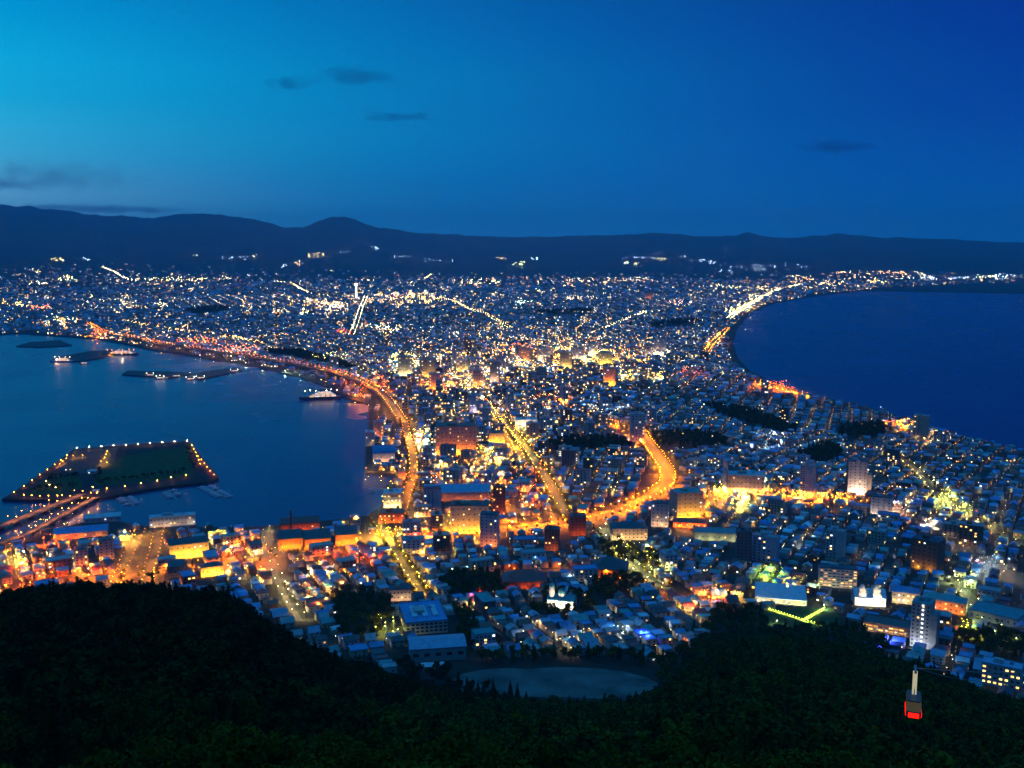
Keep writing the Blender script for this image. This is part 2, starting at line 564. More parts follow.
def lit_road(key, px, width, step, col, e, phrase, sides=(1, -1), h=7.0, mat=None, z=None, jit=0.8):
    step, e = step * 1.25, e * .95
    P2, Nn, Z = road('road', px, width, mat or m_asph, z)
    ROADS[key] = (P2, width + {'boulevard': 17, 'temple_road': 6, 'coast_road': 14}.get(key, 0))
    for sd in sides:
        for k, (x, y, zz) in enumerate(along(P2, Nn, Z, step, sd, width + 2.0, step * (0.25 if sd > 0 else 0.75))):
            lamp(x + rnd.uniform(-jit, jit), y + rnd.uniform(-jit, jit), zz, h, col, 3.4 * e * rnd.choice((.35, .7, 1.0, 1.3, 1.7)), (phrase, sd), k)

lit_road('boulevard', [(636, 426), (644, 440), (656, 456), (668, 474), (667, 487), (648, 499), (622, 510), (595, 518), (555, 525), (512, 528), (470, 534)], 19, 14, O_, 2300, 'curving orange boulevard')
lit_road('twin_avenue', [(500, 418), (512, 432), (528, 452), (545, 478), (558, 502), (572, 524)], 12, 24, Y_, 700, 'twin-row yellow avenue')
lit_road('slope_avenue', [(374, 520), (384, 534), (397, 555), (411, 578), (423, 597)], 9, 15, (1, .55, .05), 260, 'yellow-lit slope avenue')
lit_road('church_slope', [(266, 530), (271, 552), (276, 576), (286, 600), (300, 622)], 6, 24, (1, .72, .25), 220, 'slope street above the brick warehouses')
lit_road('plaza_street', [(160, 530), (156, 552), (150, 572), (148, 592)], 8, 11, (1, .32, .02), 170, 'lamp-lined street by the gold-lit hall')
lit_road('tram_street', [(141, 534), (132, 552), (124, 570), (116, 592)], 8, 11, (1, .32, .02), 170, 'lamp-lined street left of the gold-lit hall')
lit_road('foot_road', [(-40, 618), (0, 600), (26, 585), (60, 582), (112, 577), (160, 574), (214, 567), (262, 558), (312, 552)], 13, 24, O_, 1000, 'orange road along the foot of the forest')
lit_road('quay_road', [(312, 552), (345, 545), (380, 537), (420, 524), (455, 514), (500, 507), (540, 512), (585, 520)], 12, 24, O_, 1100, 'orange street right of the brick warehouses')
lit_road('bay_street', [(399, 524), (405, 505), (410, 488), (414, 472), (412, 452), (407, 436), (404, 420)], 9, 24, O_, 800, 'orange bay street beside the wide hotel')
lit_road('market_street', [(402, 474), (440, 470), (490, 466), (530, 462)], 13, 22, (1, .5, .12), 900, 'street behind the long blue-roofed hall')
lit_road('station_street', [(408, 424), (440, 421), (480, 412), (520, 404), (556, 396), (598, 386)], 16, 34, (1, .5, .14), 500, 'street past the station towers')
lit_road('cross_road', [(482, 400), (496, 418), (512, 440), (520, 458)], 9, 17, O_, 1800, 'orange cross street leading to the boulevard')
lit_road('east_road', [(600, 420), (616, 428), (634, 438), (642, 441)], 18, 26, O_, 2000, 'short orange street behind the boulevard')
lit_road('north_road', [(545, 396), (556, 402), (568, 408), (590, 416), (606, 423)], 12, 34, O_, 1000, 'orange street north of the parks')
lit_road('temple_road', [(684, 533), (700, 512), (716, 498), (740, 493), (768, 495), (810, 499), (842, 502), (870, 506)], 11, 17, (1, .27, .015), 2100, 'orange street before the twin tower block')
lit_road('temple_road_east', [(870, 506), (900, 514), (930, 528), (962, 548), (1000, 572), (1040, 596)], 11, 34, (1, .7, .4), 300, 'pinkish street beyond the twin tower block')
lit_road('cape_road', [(888, 452), (908, 466), (924, 480), (940, 500), (962, 513), (985, 526), (1030, 550)], 11, 22, (1, .78, .22), 340, 'straight yellow street leading to the east shore')
lit_road('hill_street', [(930, 562), (952, 580), (968, 600), (985, 622), (1010, 648)], 9, 32, (.85, 1, .4), 170, 'greenish street climbing beside the brown towers')
lit_road('garden_street', [(600, 528), (614, 545), (628, 562), (640, 578), (668, 590)], 9, 24, (.95, .9, .3), 200, 'leafy lane below the orange boulevard')
lit_road('red_lane', [(500, 575), (540, 570), (590, 574), (640, 588), (690, 598), (720, 604)], 9, 40, O_, 420, 'lane before the red-roofed temple')
lit_road('coast_road', [(756, 383), (776, 388), (796, 394), (808, 397)], 18, 17, O_, 5200, 'orange coast road')
lit_road('coast_road_north', [(704, 356), (711, 346), (719, 338), (728, 329)], 14, 36, O_, 2600, 'orange coast road further north')
lit_road('shore_road', [(728, 320), (738, 312), (750, 305), (764, 297), (780, 290), (800, 285), (830, 283)], 18, 34, (1, .7, .28), 1900, 'bright shore road on the far bay')
lit_road('far_shore_road', [(795, 280), (830, 281), (858, 278), (900, 277), (925, 277)], 16, 90, (1, .62, .3), 1500, 'far shore road')
lit_road('airport_road', [(914, 272), (924, 275), (932, 278)], 16, 90, (1, .75, .45), 1200, 'far airport road')
lit_road('far_street', [(102, 267), (116, 273), (128, 280), (152, 284), (215, 289)], 16, 70, (1, .78, .4), 1700, 'far hillside street')
lit_road('tower_street', [(366, 297), (361, 309), (357, 322), (351, 337)], 16, 48, (1, .74, .38), 900, 'straight street below the lit observation tower')
lit_road('far_bend', [(270, 281), (290, 283), (300, 289), (310, 294), (332, 297)], 14, 70, (1, .66, .28), 1300, 'far bending street')
lit_road('far_cross', [(335, 280), (352, 280), (374, 281)], 14, 80, W_, 1200, 'far cross street')
lit_road('far_link', [(408, 284), (418, 281), (432, 274)], 12, 90, W_, 900, 'far link street')
lit_road('far_arc', [(380, 301), (410, 298), (440, 298), (456, 303), (468, 309), (484, 314), (512, 330)], 14, 55, (1, .62, .2), 1300, 'far curving street')
lit_road('port_avenue', [(122, 321), (150, 327), (185, 332), (222, 336), (262, 345)], 14, 46, (1, .52, .14), 1300, 'port avenue')
lit_road('port_front', [(88, 324), (104, 333), (118, 337)], 14, 40, O_, 1300, 'port front street')
lit_road('west_road', [(0, 304), (20, 306), (50, 310)], 14, 60, (1, .5, .15), 1500, 'west port road')
lit_road('grid_street', [(600, 331), (622, 322), (636, 316), (645, 314)], 10, 50, W_, 600, 'far diagonal street')
lit_road('rail_street', [(292, 352), (330, 362), (355, 368), (372, 376)], 10, 40, (.9, .85, .35), 300, 'street beside the rail yard')

# elevated harbour expressway
EXP_PX = [(124, 336), (165, 345), (210, 351), (256, 357.5), (300, 365), (330, 371), (350, 377), (368, 385), (382, 395), (393, 407), (403, 420)]
def expressway():
    pts = np.array([gp(x, y, 11.0)[:2] for x, y in EXP_PX])
    s = np.concatenate([[0], np.cumsum(np.linalg.norm(np.diff(pts, axis=0), axis=1))])
    q = np.arange(0, s[-1], 25.0)
    P2 = np.stack([np.interp(q, s, pts[:, 0]), np.interp(q, s, pts[:, 1])], 1)
    for _ in range(4):
        P2[1:-1] = (P2[:-2] + 2 * P2[1:-1] + P2[2:]) / 4
    T = np.gradient(P2, axis=0)
    T /= np.linalg.norm(T, axis=1)[:, None]
    Nn = np.stack([-T[:, 1], T[:, 0]], 1)
    zt = 11.0 - 7.0 * np.clip((q - s[-1] + 260) / 260, 0, 1)
    r = root('elevated_road', (0, 0, 0), 0, 'long elevated expressway under orange lamps curving around the harbour shore', 'elevated road')
    w = 9.0
    n = len(P2)
    def strip(offs):                                # closed cross-section swept along the road
        V = np.concatenate([np.column_stack([P2 + Nn * a, zt + b]) for a, b in offs])
        k = len(offs)
        I = np.arange(n - 1)
        return V, [np.stack([I + n * j, I + n * ((j + 1) % k), I + 1 + n * ((j + 1) % k), I + 1 + n * j], 1) for j in range(k)]
    V, Q = strip([(-w, 0), (w, 0), (w, -1.2), (-w, -1.2)])
    put('deck', np_mesh('deck', V, Q, [m_quay]), r)
    for sd in (-1, 1):
        V, Q = strip([(sd * w, 0.003), (sd * w, 1.1), (sd * (w - .4), 1.1), (sd * (w - .4), 0.003)])
        put('parapet', np_mesh('parapet', V, Q, [m_quay]), r)
    pm = MB().box(-1, 1, -1, 1, -8, 0).box(-1.1, 1.1, -6, 6, -1.0, -.05).mesh('pier', m_quay)
    for k in range(2, n - 12, 3)[:]:
        if k > 95:
            break
        put('pier', pm, r, (P2[k, 0], P2[k, 1], zt[k] - 1.2), atan2(T[k, 1], T[k, 0]))
    ROADS['expressway'] = (P2, 22)
    for sd in (-1, 1):
        for k, (x, y, zz) in enumerate(along(P2, Nn, zt, 22, sd, 2 * w - 1.2, 6 + 11 * (sd > 0))):
            far = math.hypot(x, y)
            lamp(x, y, zz, 7.5, O_, (2300 if far < 2700 else 800) * rnd.choice((.3, .7, 1.0, 1.4)), ('elevated harbour expressway', sd), k)
expressway()

def causeway():
    for px, wd, nm, lab in (([(-30, 536), (10, 523), (50, 507), (84, 494)], 13, 'bridge', 'broad road bridge to the harbour island'),
                            ([(-10, 546), (24, 536), (52, 521), (76, 508), (96, 497)], 9, 'bridge', 'narrow footbridge to the harbour island')):
        P2 = np.array([gp(x, y, 4.0)[:2] for x, y in px])
        s = np.concatenate([[0], np.cumsum(np.linalg.norm(np.diff(P2, axis=0), axis=1))])
        q = np.linspace(0, s[-1], 24)
        P2 = np.stack([np.interp(q, s, P2[:, 0]), np.interp(q, s, P2[:, 1])], 1)
        T = np.gradient(P2, axis=0)
        T /= np.linalg.norm(T, axis=1)[:, None]
        Nn = np.stack([-T[:, 1], T[:, 0]], 1)
        r = root(nm, (0, 0, 0), 0, lab, 'bridge')
        n = len(P2)
        I = np.arange(n - 1)
        def sw(offs):
            V = np.concatenate([np.column_stack([P2 + Nn * a, np.full(n, b)]) for a, b in offs])
            k = len(offs)
            return V, [np.stack([I + n * j, I + n * ((j + 1) % k), I + 1 + n * ((j + 1) % k), I + 1 + n * j], 1) for j in range(k)]
        V, Q = sw([(-wd / 2, 4.0), (wd / 2, 4.0), (wd / 2, 3.2), (-wd / 2, 3.2)])
        put('deck', np_mesh('deck', V, Q, [m_plaza]), r)
        for sd in (-1, 1):
            V, Q = sw([(sd * wd / 2, 4.003), (sd * wd / 2, 5.0), (sd * (wd / 2 - .3), 5.0), (sd * (wd / 2 - .3), 4.003)])
            put('parapet', np_mesh('parapet', V, Q, [m_quay]), r)
        for k in range(2, n - 1, 3):
            put('pier', MB().box(-.9, .9, -wd * .4, wd * .4, -4.5, 3.2).mesh('pier', m_quay), r, (P2[k, 0], P2[k, 1], 0), atan2(T[k, 1], T[k, 0]))
        ROADS['bridge%d' % wd] = (P2, wd + 10)
        for sd in (-1, 1):
            for k, (x, y, zz) in enumerate(along(P2, Nn, np.full(n, 4.0), 26, sd, wd - .8, 10)):
                lamp(x, y, zz, 7, (1, .28, .03), 650, (lab, sd), k)
causeway()

# lamps and park lights of the island
for k in range(10):
    x, y, z = gp(77 + (187 - 77) * k / 9, 449.0 - 7.2 * k / 9 + 1.2, 3.0)
    lamp(x, y, z, 4, (1, .72, .45), 60, ('outer sea wall of the island', 1), k)
def island_row(px, n, col, e, nm, h=6):
    h, e = h * .6, e * (.16 if 'car park' in nm else .06)
    pts = [gp(x, y, 3.0) for x, y in px]
    A = np.array(pts)
    s = np.concatenate([[0], np.cumsum(np.linalg.norm(np.diff(A[:, :2], axis=0), axis=1))])
    for k in range(n):
        q = s[-1] * (k + .5) / n
        lamp(np.interp(q, s, A[:, 0]), np.interp(q, s, A[:, 1]), 3.0, h, col, e, (nm, 1), k)
island_row([(191, 446), (197, 457), (201, 468)], 6, (1, .36, .04), 1500, 'east rim of the island')
island_row([(200, 460), (212, 475), (216, 479)], 5, (1, .26, .06), 1200, 'east quay of the island')
island_row([(86, 489), (106, 491), (124, 489), (140, 486), (158, 483), (175, 479), (194, 476)], 7, (1, .40, .08), 900, 'harbour side of the island')
island_row([(9, 497), (24, 488), (38, 478), (54, 467), (70, 455)], 8, (1, .34, .05), 1500, 'west rim of the island', 5)
island_row([(20, 497), (40, 498), (62, 498)], 5, (1, .28, .03), 1000, 'south quay of the island', 5)
island_row([(58, 468), (66, 461), (76, 457), (88, 458)], 5, (1, .34, .02), 4500, 'car park on the island', 7)
island_row([(108, 452), (105, 460), (99, 466), (116, 464)], 5, (1, .36, .02), 4500, 'kerb between the car park and the island lawn', 7)
island_row([(45, 481), (52, 490), (66, 488)], 3, (1, .5, .15), 420, 'dark grass patch of the island', 5)

for x, y, c, e in ((57, 361, (1, .6, .35), 9000), (66, 361, W_, 6000), (112, 354.5, O_, 9000), (122, 356, (1, .6, .3), 7000), (200, 357.2, (1, .5, .3), 9000), (213, 359, (1, .25, .1), 9000), (232, 362.5, (1, .7, .4), 7000), (246, 365, W_, 5000), (262, 367.5, (1, .7, .3), 6000), (285, 373, (.75, 1, .5), 9000), (300, 377.2, (.9, 1, .6), 6000), (368.5, 408, (1, .4, .2), 2500), (366, 472, (1, .3, .1), 3500), (395, 475, O_, 3000), (384, 495, (1, .8, .4), 1500), (160, 377.5, W_, 6000), (190, 375, W_, 6000)):
    q_ = gp(x, y, 3.0)
    lamp(q_[0], q_[1], 3.0, 6.0, c, e, ('harbour quay edge', 1), 0)
# ------------------------------------------------------------------ building materials
WALLS = {'white': (.50, .50, .49), 'cream': (.47, .42, .32), 'grey': (.34, .35, .36), 'beige': (.44, .38, .30), 'brown': (.20, .13, .09), 'bluish': (.38, .46, .54), 'brick': (.26, .10, .07), 'charcoal': (.13, .14, .16)}
ROOFS = {'blue': (.06, .21, .45), 'slate': (.18, .31, .46), 'dark': (.05, .06, .075), 'grey': (.26, .28, .30), 'red': (.26, .05, .05), 'teal': (.06, .25, .28), 'brown': (.11, .07, .05), 'pale': (.40, .50, .57)}
WALLS = {k: tuple(c * .74 for c in v) for k, v in WALLS.items()}
MW = {k: surf(k.replace(' ', '_') + '_wall', v, .85, .18, .35, per_object=.12) for k, v in WALLS.items()}
MR = {k: surf(k.replace(' ', '_') + '_roof', v, .45, .22, .25, spec=.5, per_object=.15) for k, v in ROOFS.items()}
m_glass = surf('dark_window_glass', (.02, .025, .035), .12, .1, 1.0, spec=.7)
m_trim = surf('white_trim', (.6, .6, .6), .6, .1, .5)
m_steel = surf('galvanised_steel', (.30, .31, .32), .45, .15, .5, metallic=.6)
LIT = {'warm': glow('lit_window_warm', (1, .52, .14), 2.6, False), 'yellow': glow('lit_window_yellow', (1, .66, .18), 3.2, False), 'white': glow('lit_window_white', (.9, .95, 1), 2.6, False),
       'dim': glow('lit_window_dim', (1, .45, .12), 1.1, False)}
def win_mesh(mat):
    return MB().box(-.5, .5, -.06, .03, -.5, .5).mesh('window', mat)
WIN = {k: win_mesh(m) for k, m in LIT.items()}
WIN['dark'] = win_mesh(m_glass)

def put_window(parent, kind, x, y, z, w, h, side):
    """a window on the side: 'f' front (-y), 'b' back, 'l', 'r'"""
    rz = {'f': 0, 'b': pi, 'l': -pi / 2, 'r': pi / 2}[side]
    o = put('window', WIN[kind], parent, (x, y, z), rz, (w, 1, h))
    return o

FLOODS = []
def flood(X, Y, Z, rz, col, e, wall_h, label, i, n):
    FLOODS.append((X, Y, Z, rz, col, e, wall_h, label, i, n))

LANDMARKS = []       # (X, Y, Z, phrase) for telling other things apart
FOOT = []            # (X, Y, radius) kept free of ordinary houses

def facade(r, w, d, h, nx, nz, sides, lit, kinds=('warm', 'yellow', 'white'), ww=1.5, wh=1.3, z0=1.2, seed=0, cap=96, ground=None):
    q = random.Random(seed)
    n = 0
    for sd in sides:
        L = w if sd in 'fb' else d
        m = nx if sd in 'fb' else max(1, int(nx * d / w))
        for i in range(m):
            for k in range(nz):
                if n >= cap:
                    return
                u = -L / 2 + L * (i + .5) / m
                z = z0 + (h - z0 - .6) * (k + .5) / nz
                kd = q.choice(kinds) if q.random() < lit else 'dark'
                x, y = {'f': (u, -d / 2), 'b': (u, d / 2), 'l': (-w / 2, u), 'r': (w / 2, u)}[sd]
                put_window(r, kd, x, y, z, min(ww, L / m * .8), min(wh, (h - z0) / nz * .7), sd)
                n += 1

def landmark(name, label, cat, px, py, pw, ph, depth, rot, wall, roof, rtype, phrase=None, win=None, floods=None, roofh=None, extras=None, free=None, group=None):
    """a building whose near wall stands at pixel (px, py), pw pixels wide and ph pixels high"""
    X, Y, Z = gp(px, py)
    d = math.hypot(X, Y)
    k = project(X, Y, Z)[2] / FPX
    w, h = pw * float(k), ph * float(k)
    face = atan2(X, Y)
    rz = -face + radians(rot)
    cx, cy_ = X + sin(face) * depth / 2, Y + cos(face) * depth / 2
    r = root(name, (cx, cy_, Z - .3), rz, label, cat, group)
    mw = MW[wall] if isinstance(wall, str) else wall
    mr = MR[roof] if isinstance(roof, str) else roof
    rh = roofh if roofh is not None else depth * .25
    if rtype == 'gable':
        MB().gable_wall(w, depth, h, rh).build('wall', mw, r)
        MB().gable_roof(w, depth, h, rh).build('roof', mr, r)
    elif rtype == 'hip':
        MB().box(-w / 2, w / 2, -depth / 2, depth / 2, 0, h).build('wall', mw, r)
        MB().hip_roof(w, depth, h + .01, rh).build('roof', mr, r)
    elif rtype == 'barrel':
        n = 8
        pts = [(depth / 2 * cos(pi * i / n), rh * sin(pi * i / n)) for i in range(n + 1)]
        m = MB()
        m.box(-w / 2, w / 2, -depth / 2, depth / 2, 0, h)
        m.build('wall', mw, r)
        vs = [(-w / 2 - .3, -a, h + .01 + b) for a, b in pts] + [(w / 2 + .3, -a, h + .01 + b) for a, b in pts]
        MB().add(vs, [(i, i + 1, n + 2 + i, n + 1 + i) for i in range(n)] + [tuple(range(n, -1, -1)), tuple(range(n + 1, 2 * n + 2))]).build('roof', mr, r)
    else:
        MB().box(-w / 2, w / 2, -depth / 2, depth / 2, 0, h).build('wall', mw, r)
        ro = MB().flat_roof(w, depth, h + .01).build('roof', mr, r)
        if h > 10:
            a, b = w * .12, depth * .12
            MB().box(-a - w * .1, a - w * .1, -b, b, h + .27, h + 3.2).build('stair_head', mw, ro)
            MB().tube((w * .22, depth * .1, h + .27), (w * .22, depth * .1, h + 2.2), 1.1, 8).build('water_tank', m_steel, ro)
    if win:
        facade(r, w, depth, h, *win[:2], **{'sides': 'f', 'lit': .3, 'seed': int(px * 7 + py), **win[2]})
    if floods:
        n, col, e, back = floods
        for i in range(n):
            u = -w / 2 + w * (i + .5) / n
            lx, ly = u * cos(rz) - (-depth / 2 - back) * sin(rz), u * sin(rz) + (-depth / 2 - back) * cos(rz)
            flood(cx + lx, cy_ + ly, Z, rz, col, e, h, label, i, n)
    if extras:
        extras(r, w, depth, h, rh, mw, mr)
    if phrase:
        LANDMARKS.append((cx, cy_, Z, phrase))
    FOOT.append((cx, cy_, free or max(w, depth) * .55 + 6))
    return r

def tower_extra(x, y, s, h0, hh, roofm=None, cross=False):
    def f(r, w, d, h, rh, mw, mr):
        MB().box(x * w - s / 2, x * w + s / 2, y * d - s / 2, y * d + s / 2, 0, h0).build('tower', mw, r)
        MB().add([(x * w - s * .6, y * d - s * .6, h0), (x * w + s * .6, y * d - s * .6, h0), (x * w + s * .6, y * d + s * .6, h0), (x * w - s * .6, y * d + s * .6, h0), (x * w, y * d, h0 + hh)],
                 [(0, 1, 4), (1, 2, 4), (2, 3, 4), (3, 0, 4), (3, 2, 1, 0)]).build('spire', roofm or mr, r)
        if cross:
            MB().box(x * w - .12, x * w + .12, y * d - .12, y * d + .12, h0 + hh - .5, h0 + hh + 2).box(x * w - .7, x * w + .7, y * d - .1, y * d + .1, h0 + hh + 1, h0 + hh + 1.3).build('cross', m_steel, r)
    return f

def orthodox(r, w, d, h, rh, mw, mr):
    for x, y, s, hh, rad in ((0, -.05, 6.5, h + 5, 3.6), (-.36, -.2, 5, h + 11, 2.9), (.3, .15, 4, h + 3, 2.3)):
        MB().tube((x * w, y * d, 0), (x * w, y * d, hh), s * .5, 8).build('tower', mw, r)
        dm = MB().dome((x * w, y * d, hh), rad, rad * 1.25, 10, 4).build('dome', MR['teal'], r)
        MB().box(x * w - .12, x * w + .12, y * d - .12, y * d + .12, hh + rad * 1.2, hh + rad * 1.2 + 2).box(x * w - .6, x * w + .6, y * d - .09, y * d + .09, hh + rad * 1.2 + 1, hh + rad * 1.2 + 1.25).build('cross', m_steel, dm)

def baroque(r, w, d, h, rh, mw, mr):
    for x in (-.25, .22):
        for lvl, (s, a, b) in enumerate(((7, 0, h + 4), (5.6, h + 4, h + 8))):
            MB().box(x * w - s / 2, x * w + s / 2, -d * .3 - s / 2, -d * .3 + s / 2, a, b).build('tower', mw, r)
        MB().dome((x * w, -d * .3, h + 8), 2.6, 3.6, 10, 4).build('dome', mw, r)
    MB().gable_wall(w * .5, d * .6, h * .9, 4).build('nave', mw, r)

def side_lamp_wall(r, w, d, h, rh, mw, mr):
    pass

def twin_slab(r, w, d, h, rh, mw, mr):
    MB().box(-w * .55, -w * .502, -d * .3, d * .4, 0, h * .93).build('side_wing', MW['brown'], r)
    MB().box(w * .502, w * .75, -d * .4, d * .3, 0, h * .62).build('side_wing', MW['beige'], r)
    MB().box(-w * .1, w * .08, -d * .5 - .25, -d * .5 - .01, 0, h * 1.06).build('lift_shaft', MW['white'], r)

def chimney(x, y, hh, rad=1.0):
    def f(r, w, d, h, rh, mw, mr):
        MB().tube((x * w, y * d, 0), (x * w, y * d, hh), rad, 8, rad * .75).build('chimney', mw, r)
    return f

def skylights(r, w, d, h, rh, mw, mr):
    ro = [c for c in r.children if c.name.startswith('roof')][0]
    for x in (-.3, -.05, .2):
        MB().box(x * w, x * w + w * .13, -d * .28, d * .25, h + .3, h + 1.5).build('skylight', MR['pale'], ro)

def balcony_column(r, w, d, h, rh, mw, mr):
    n = 10
    for k in range(n):
        MB().box(w * .05, w * .18, -d / 2 - .9, -d / 2 - .01, h * (k + .4) / n, h * (k + .4) / n + 1.0).build('balcony', MW['white'], r)
        put_window(r, 'white', w * .115, -d / 2 - .95, h * (k + .8) / n - .2, 1.5, 1.4, 'f')
    MB().box(w * .502, w * .86, -d * .5, d * .2, 0, h * .8).build('side_wing', mw, r)

L = landmark
W3 = lambda nx, nz, **k: (nx, nz, k)
# --- foot of the hill
L('school', 'white three-storey school with a deep blue flat roof, behind the gymnasium', 'school', 423, 634, 42, 13, 46, 8, 'white', 'blue', 'flat', 'the blue-roofed school', W3(9, 3, sides='fl', lit=.06, wh=1.6, ww=2.4), extras=skylights, free=38)
L('gymnasium', 'long gymnasium with a grey-blue low gable roof beside the schoolyard', 'gymnasium', 437, 661, 56, 14, 24, 5, 'grey', 'slate', 'gable', 'the gymnasium', W3(5, 1, lit=0, wh=2.5, ww=4), roofh=3.0, free=30)
L('storage_shed', 'low pale blue-roofed shed at the edge of the forest under the gymnasium', 'shed', 430, 670, 27, 4, 7, 3, 'bluish', 'pale', 'gable', None, W3(3, 1, lit=0), roofh=1.2)
L('church', 'floodlit white church with green domes and three towers', 'church', 562, 609, 27, 9, 13, -14, 'white', 'teal', 'gable', 'the white domed church', W3(5, 1, lit=.4, wh=3, ww=1.2), floods=(5, (1, .78, .5), 3600, 8), roofh=4, extras=orthodox, free=26)
L('church', 'floodlit white church with twin bell towers above the bright forecourt', 'church', 868, 606, 30, 9, 18, 12, 'white', 'pale', 'gable', 'the twin-towered white church', W3(5, 1, lit=.3, wh=2.4), floods=(7, (1, .80, .50), 3000, 10), roofh=6, extras=baroque, free=32)
L('apartment_building', 'white seven-storey slab of flats with cream-lit balconies behind the twin-towered church', 'apartment building', 837, 588, 36, 20, 14, 6, 'white', 'dark', 'flat', 'the seven-storey balcony slab', W3(9, 6, lit=.55, ww=2.6, wh=.9, kinds=('dim', 'warm', 'dim')), floods=(3, (1, .85, .5), 420, 9))
L('apartment_building', 'tall pale grey tower with one column of lit balconies near the cable car', 'apartment building', 921, 648, 18, 46, 16, -12, 'grey', 'teal', 'flat', 'the tower with lit balconies', W3(4, 11, sides='fr', lit=.06), floods=(3, (.9, .95, 1), 900, 9), extras=balcony_column)
L('apartment_building', 'four-storey white block of flats with many yellow lit windows beside the forest', 'apartment building', 1001, 688, 36, 23, 12, -6, 'white', 'slate', 'flat', 'the yellow-windowed flats', W3(7, 4, lit=.72, kinds=('yellow', 'warm', 'yellow'), ww=1.9))
L('hall', 'wide hall with a flat teal roof at the end of the greenish street', 'hall', 997, 624, 46, 9, 30, -14, 'bluish', 'teal', 'flat', 'the wide teal-roofed hall', W3(8, 1, lit=.1))
L('hotel', 'low cream building with an orange-lit court behind the tower with lit balconies', 'hotel', 944, 612, 40, 12, 16, -8, 'cream', 'teal', 'hip', 'the low cream hotel', W3(8, 2, lit=.5), floods=(5, O_, 1100, 7), roofh=4)
L('hotel', 'pale lit building with dark pitched roof beside the twin-towered church', 'hotel', 905, 604, 26, 12, 15, 4, 'cream', 'blue', 'hip', None, W3(6, 2, lit=.5), floods=(3, W_, 700, 6), roofh=4)
L('parking_deck', 'two-level parking deck with brown lit floors under the twin-towered church', 'parking deck', 887, 634, 44, 9, 20, -6, 'brown', 'brown', 'flat', 'the lit parking deck', W3(9, 2, lit=.6, kinds=('dim', 'warm'), ww=3.2, wh=1.1), floods=(5, (1, .75, .4), 420, 5))
L('apartment_building', 'dark brown pair of joined blocks beside the greenish hill street', 'apartment building', 927, 571, 26, 31, 20, -22, 'brown', 'dark', 'flat', 'the dark brown tower pair', W3(5, 7, sides='fl', lit=.08), floods=(2, Y_, 700, 5))
L('apartment_building', 'slim dark grey-blue tower standing alone among low blue-roofed houses', 'apartment building', 743, 562, 15, 31, 14, 5, 'charcoal', 'dark', 'flat', 'the slim dark tower', W3(4, 9, sides='fl', lit=.03))
L('conference_hall', 'low hall under a pale green-lit lawn with a bright cream eave', 'hall', 780, 604, 50, 5, 44, 2, 'cream', 'pale', 'flat', 'the lit lawn hall', W3(9, 1, lit=.6, kinds=('yellow', 'white')), floods=(6, (.95, 1, .55), 700, 5))
# --- middle of town
L('hotel', 'broad brick hotel block washed in orange light by the bay', 'hotel', 456, 455, 40, 29, 36, 2, 'beige', 'brown', 'flat', 'the broad orange hotel', W3(10, 7, lit=.22, kinds=('warm', 'dim', 'warm')), floods=(8, O_, 6500, 8))
L('market_hall', 'long hall with a wide plain blue roof beside the bay street', 'market hall', 457, 501, 66, 9, 48, 2, 'grey', 'slate', 'gable', 'the long blue-roofed hall', W3(10, 1, lit=.15), roofh=5, floods=(5, O_, 700, 7), free=50)
L('office_building', 'pale office block with a small grey roof tower and a gold-lit front', 'office building', 470, 534, 38, 29, 24, -4, 'cream', 'brown', 'flat', 'the gold-lit office block', W3(7, 5, lit=.25), floods=(6, (1, .38, .02), 3600, 9), extras=tower_extra(-.3, -.2, 7, 34, 6, None))
L('apartment_building', 'pinkish-white tower with narrow front beside the gold-lit office block', 'apartment building', 490, 547, 18, 33, 15, -10, 'white', 'dark', 'flat', 'the pinkish-white tower', W3(4, 9, sides='fr', lit=.1), floods=(2, O_, 1300, 7))
L('apartment_building', 'red-brown tower block at the right end of the long blue-roofed hall', 'apartment building', 499, 516, 13, 30, 14, 0, 'brick', 'brown', 'flat', None, W3(4, 8, lit=.2, kinds=('warm',)), floods=(2, O_, 900, 6))
L('apartment_building', 'mustard yellow block with a dark unlit flank inside the curve of the boulevard', 'apartment building', 686, 518, 28, 26, 24, 24, 'cream', 'teal', 'flat', 'the mustard yellow block', W3(5, 6, sides='fl', lit=.08), floods=(5, (1, .42, .02), 3400, 10))
L('apartment_building', 'white-pink block of flats at the near bend of the boulevard', 'apartment building', 660, 527, 17, 24, 15, -5, 'white', 'dark', 'flat', 'the white flats at the bend', W3(4, 6, sides='fr', lit=.12), floods=(2, (1, .6, .3), 1000, 7))
L('school', 'cream two-storey institute with dark hipped roof below the boulevard', 'school', 628, 540, 36, 12, 26, 8, 'cream', 'dark', 'hip', 'the cream institute', W3(9, 3, lit=.12), floods=(5, (1, .55, .2), 900, 7), roofh=5)
L('hotel', 'salmon hotel with a tall white corner tower', 'hotel', 745, 494, 36, 19, 26, 4, 'beige', 'pale', 'flat', 'the salmon hotel', W3(9, 4, lit=.15), floods=(5, (1, .5, .25), 2200, 8), extras=lambda r, w, d, h, rh, mw, mr: MB().box(-w * .62, -w * .502, -d * .4, d * .1, 0, h * 1.75).build('tower', MW['white'], r))
L('apartment_building', 'tall white tower with brown side wings rising above the orange street', 'apartment building', 856, 495, 18, 34, 20, 6, 'white', 'dark', 'flat', 'the tall white tower', W3(4, 11, lit=.06), floods=(4, (1, .62, .40), 4200, 12), extras=twin_slab)
L('apartment_building', 'white six-storey block of flats beside the tall white tower', 'apartment building', 881, 517, 20, 20, 15, -4, 'white', 'dark', 'flat', 'the six-storey white block', W3(4, 6, lit=.1), floods=(3, (1, .72, .5), 1800, 8))
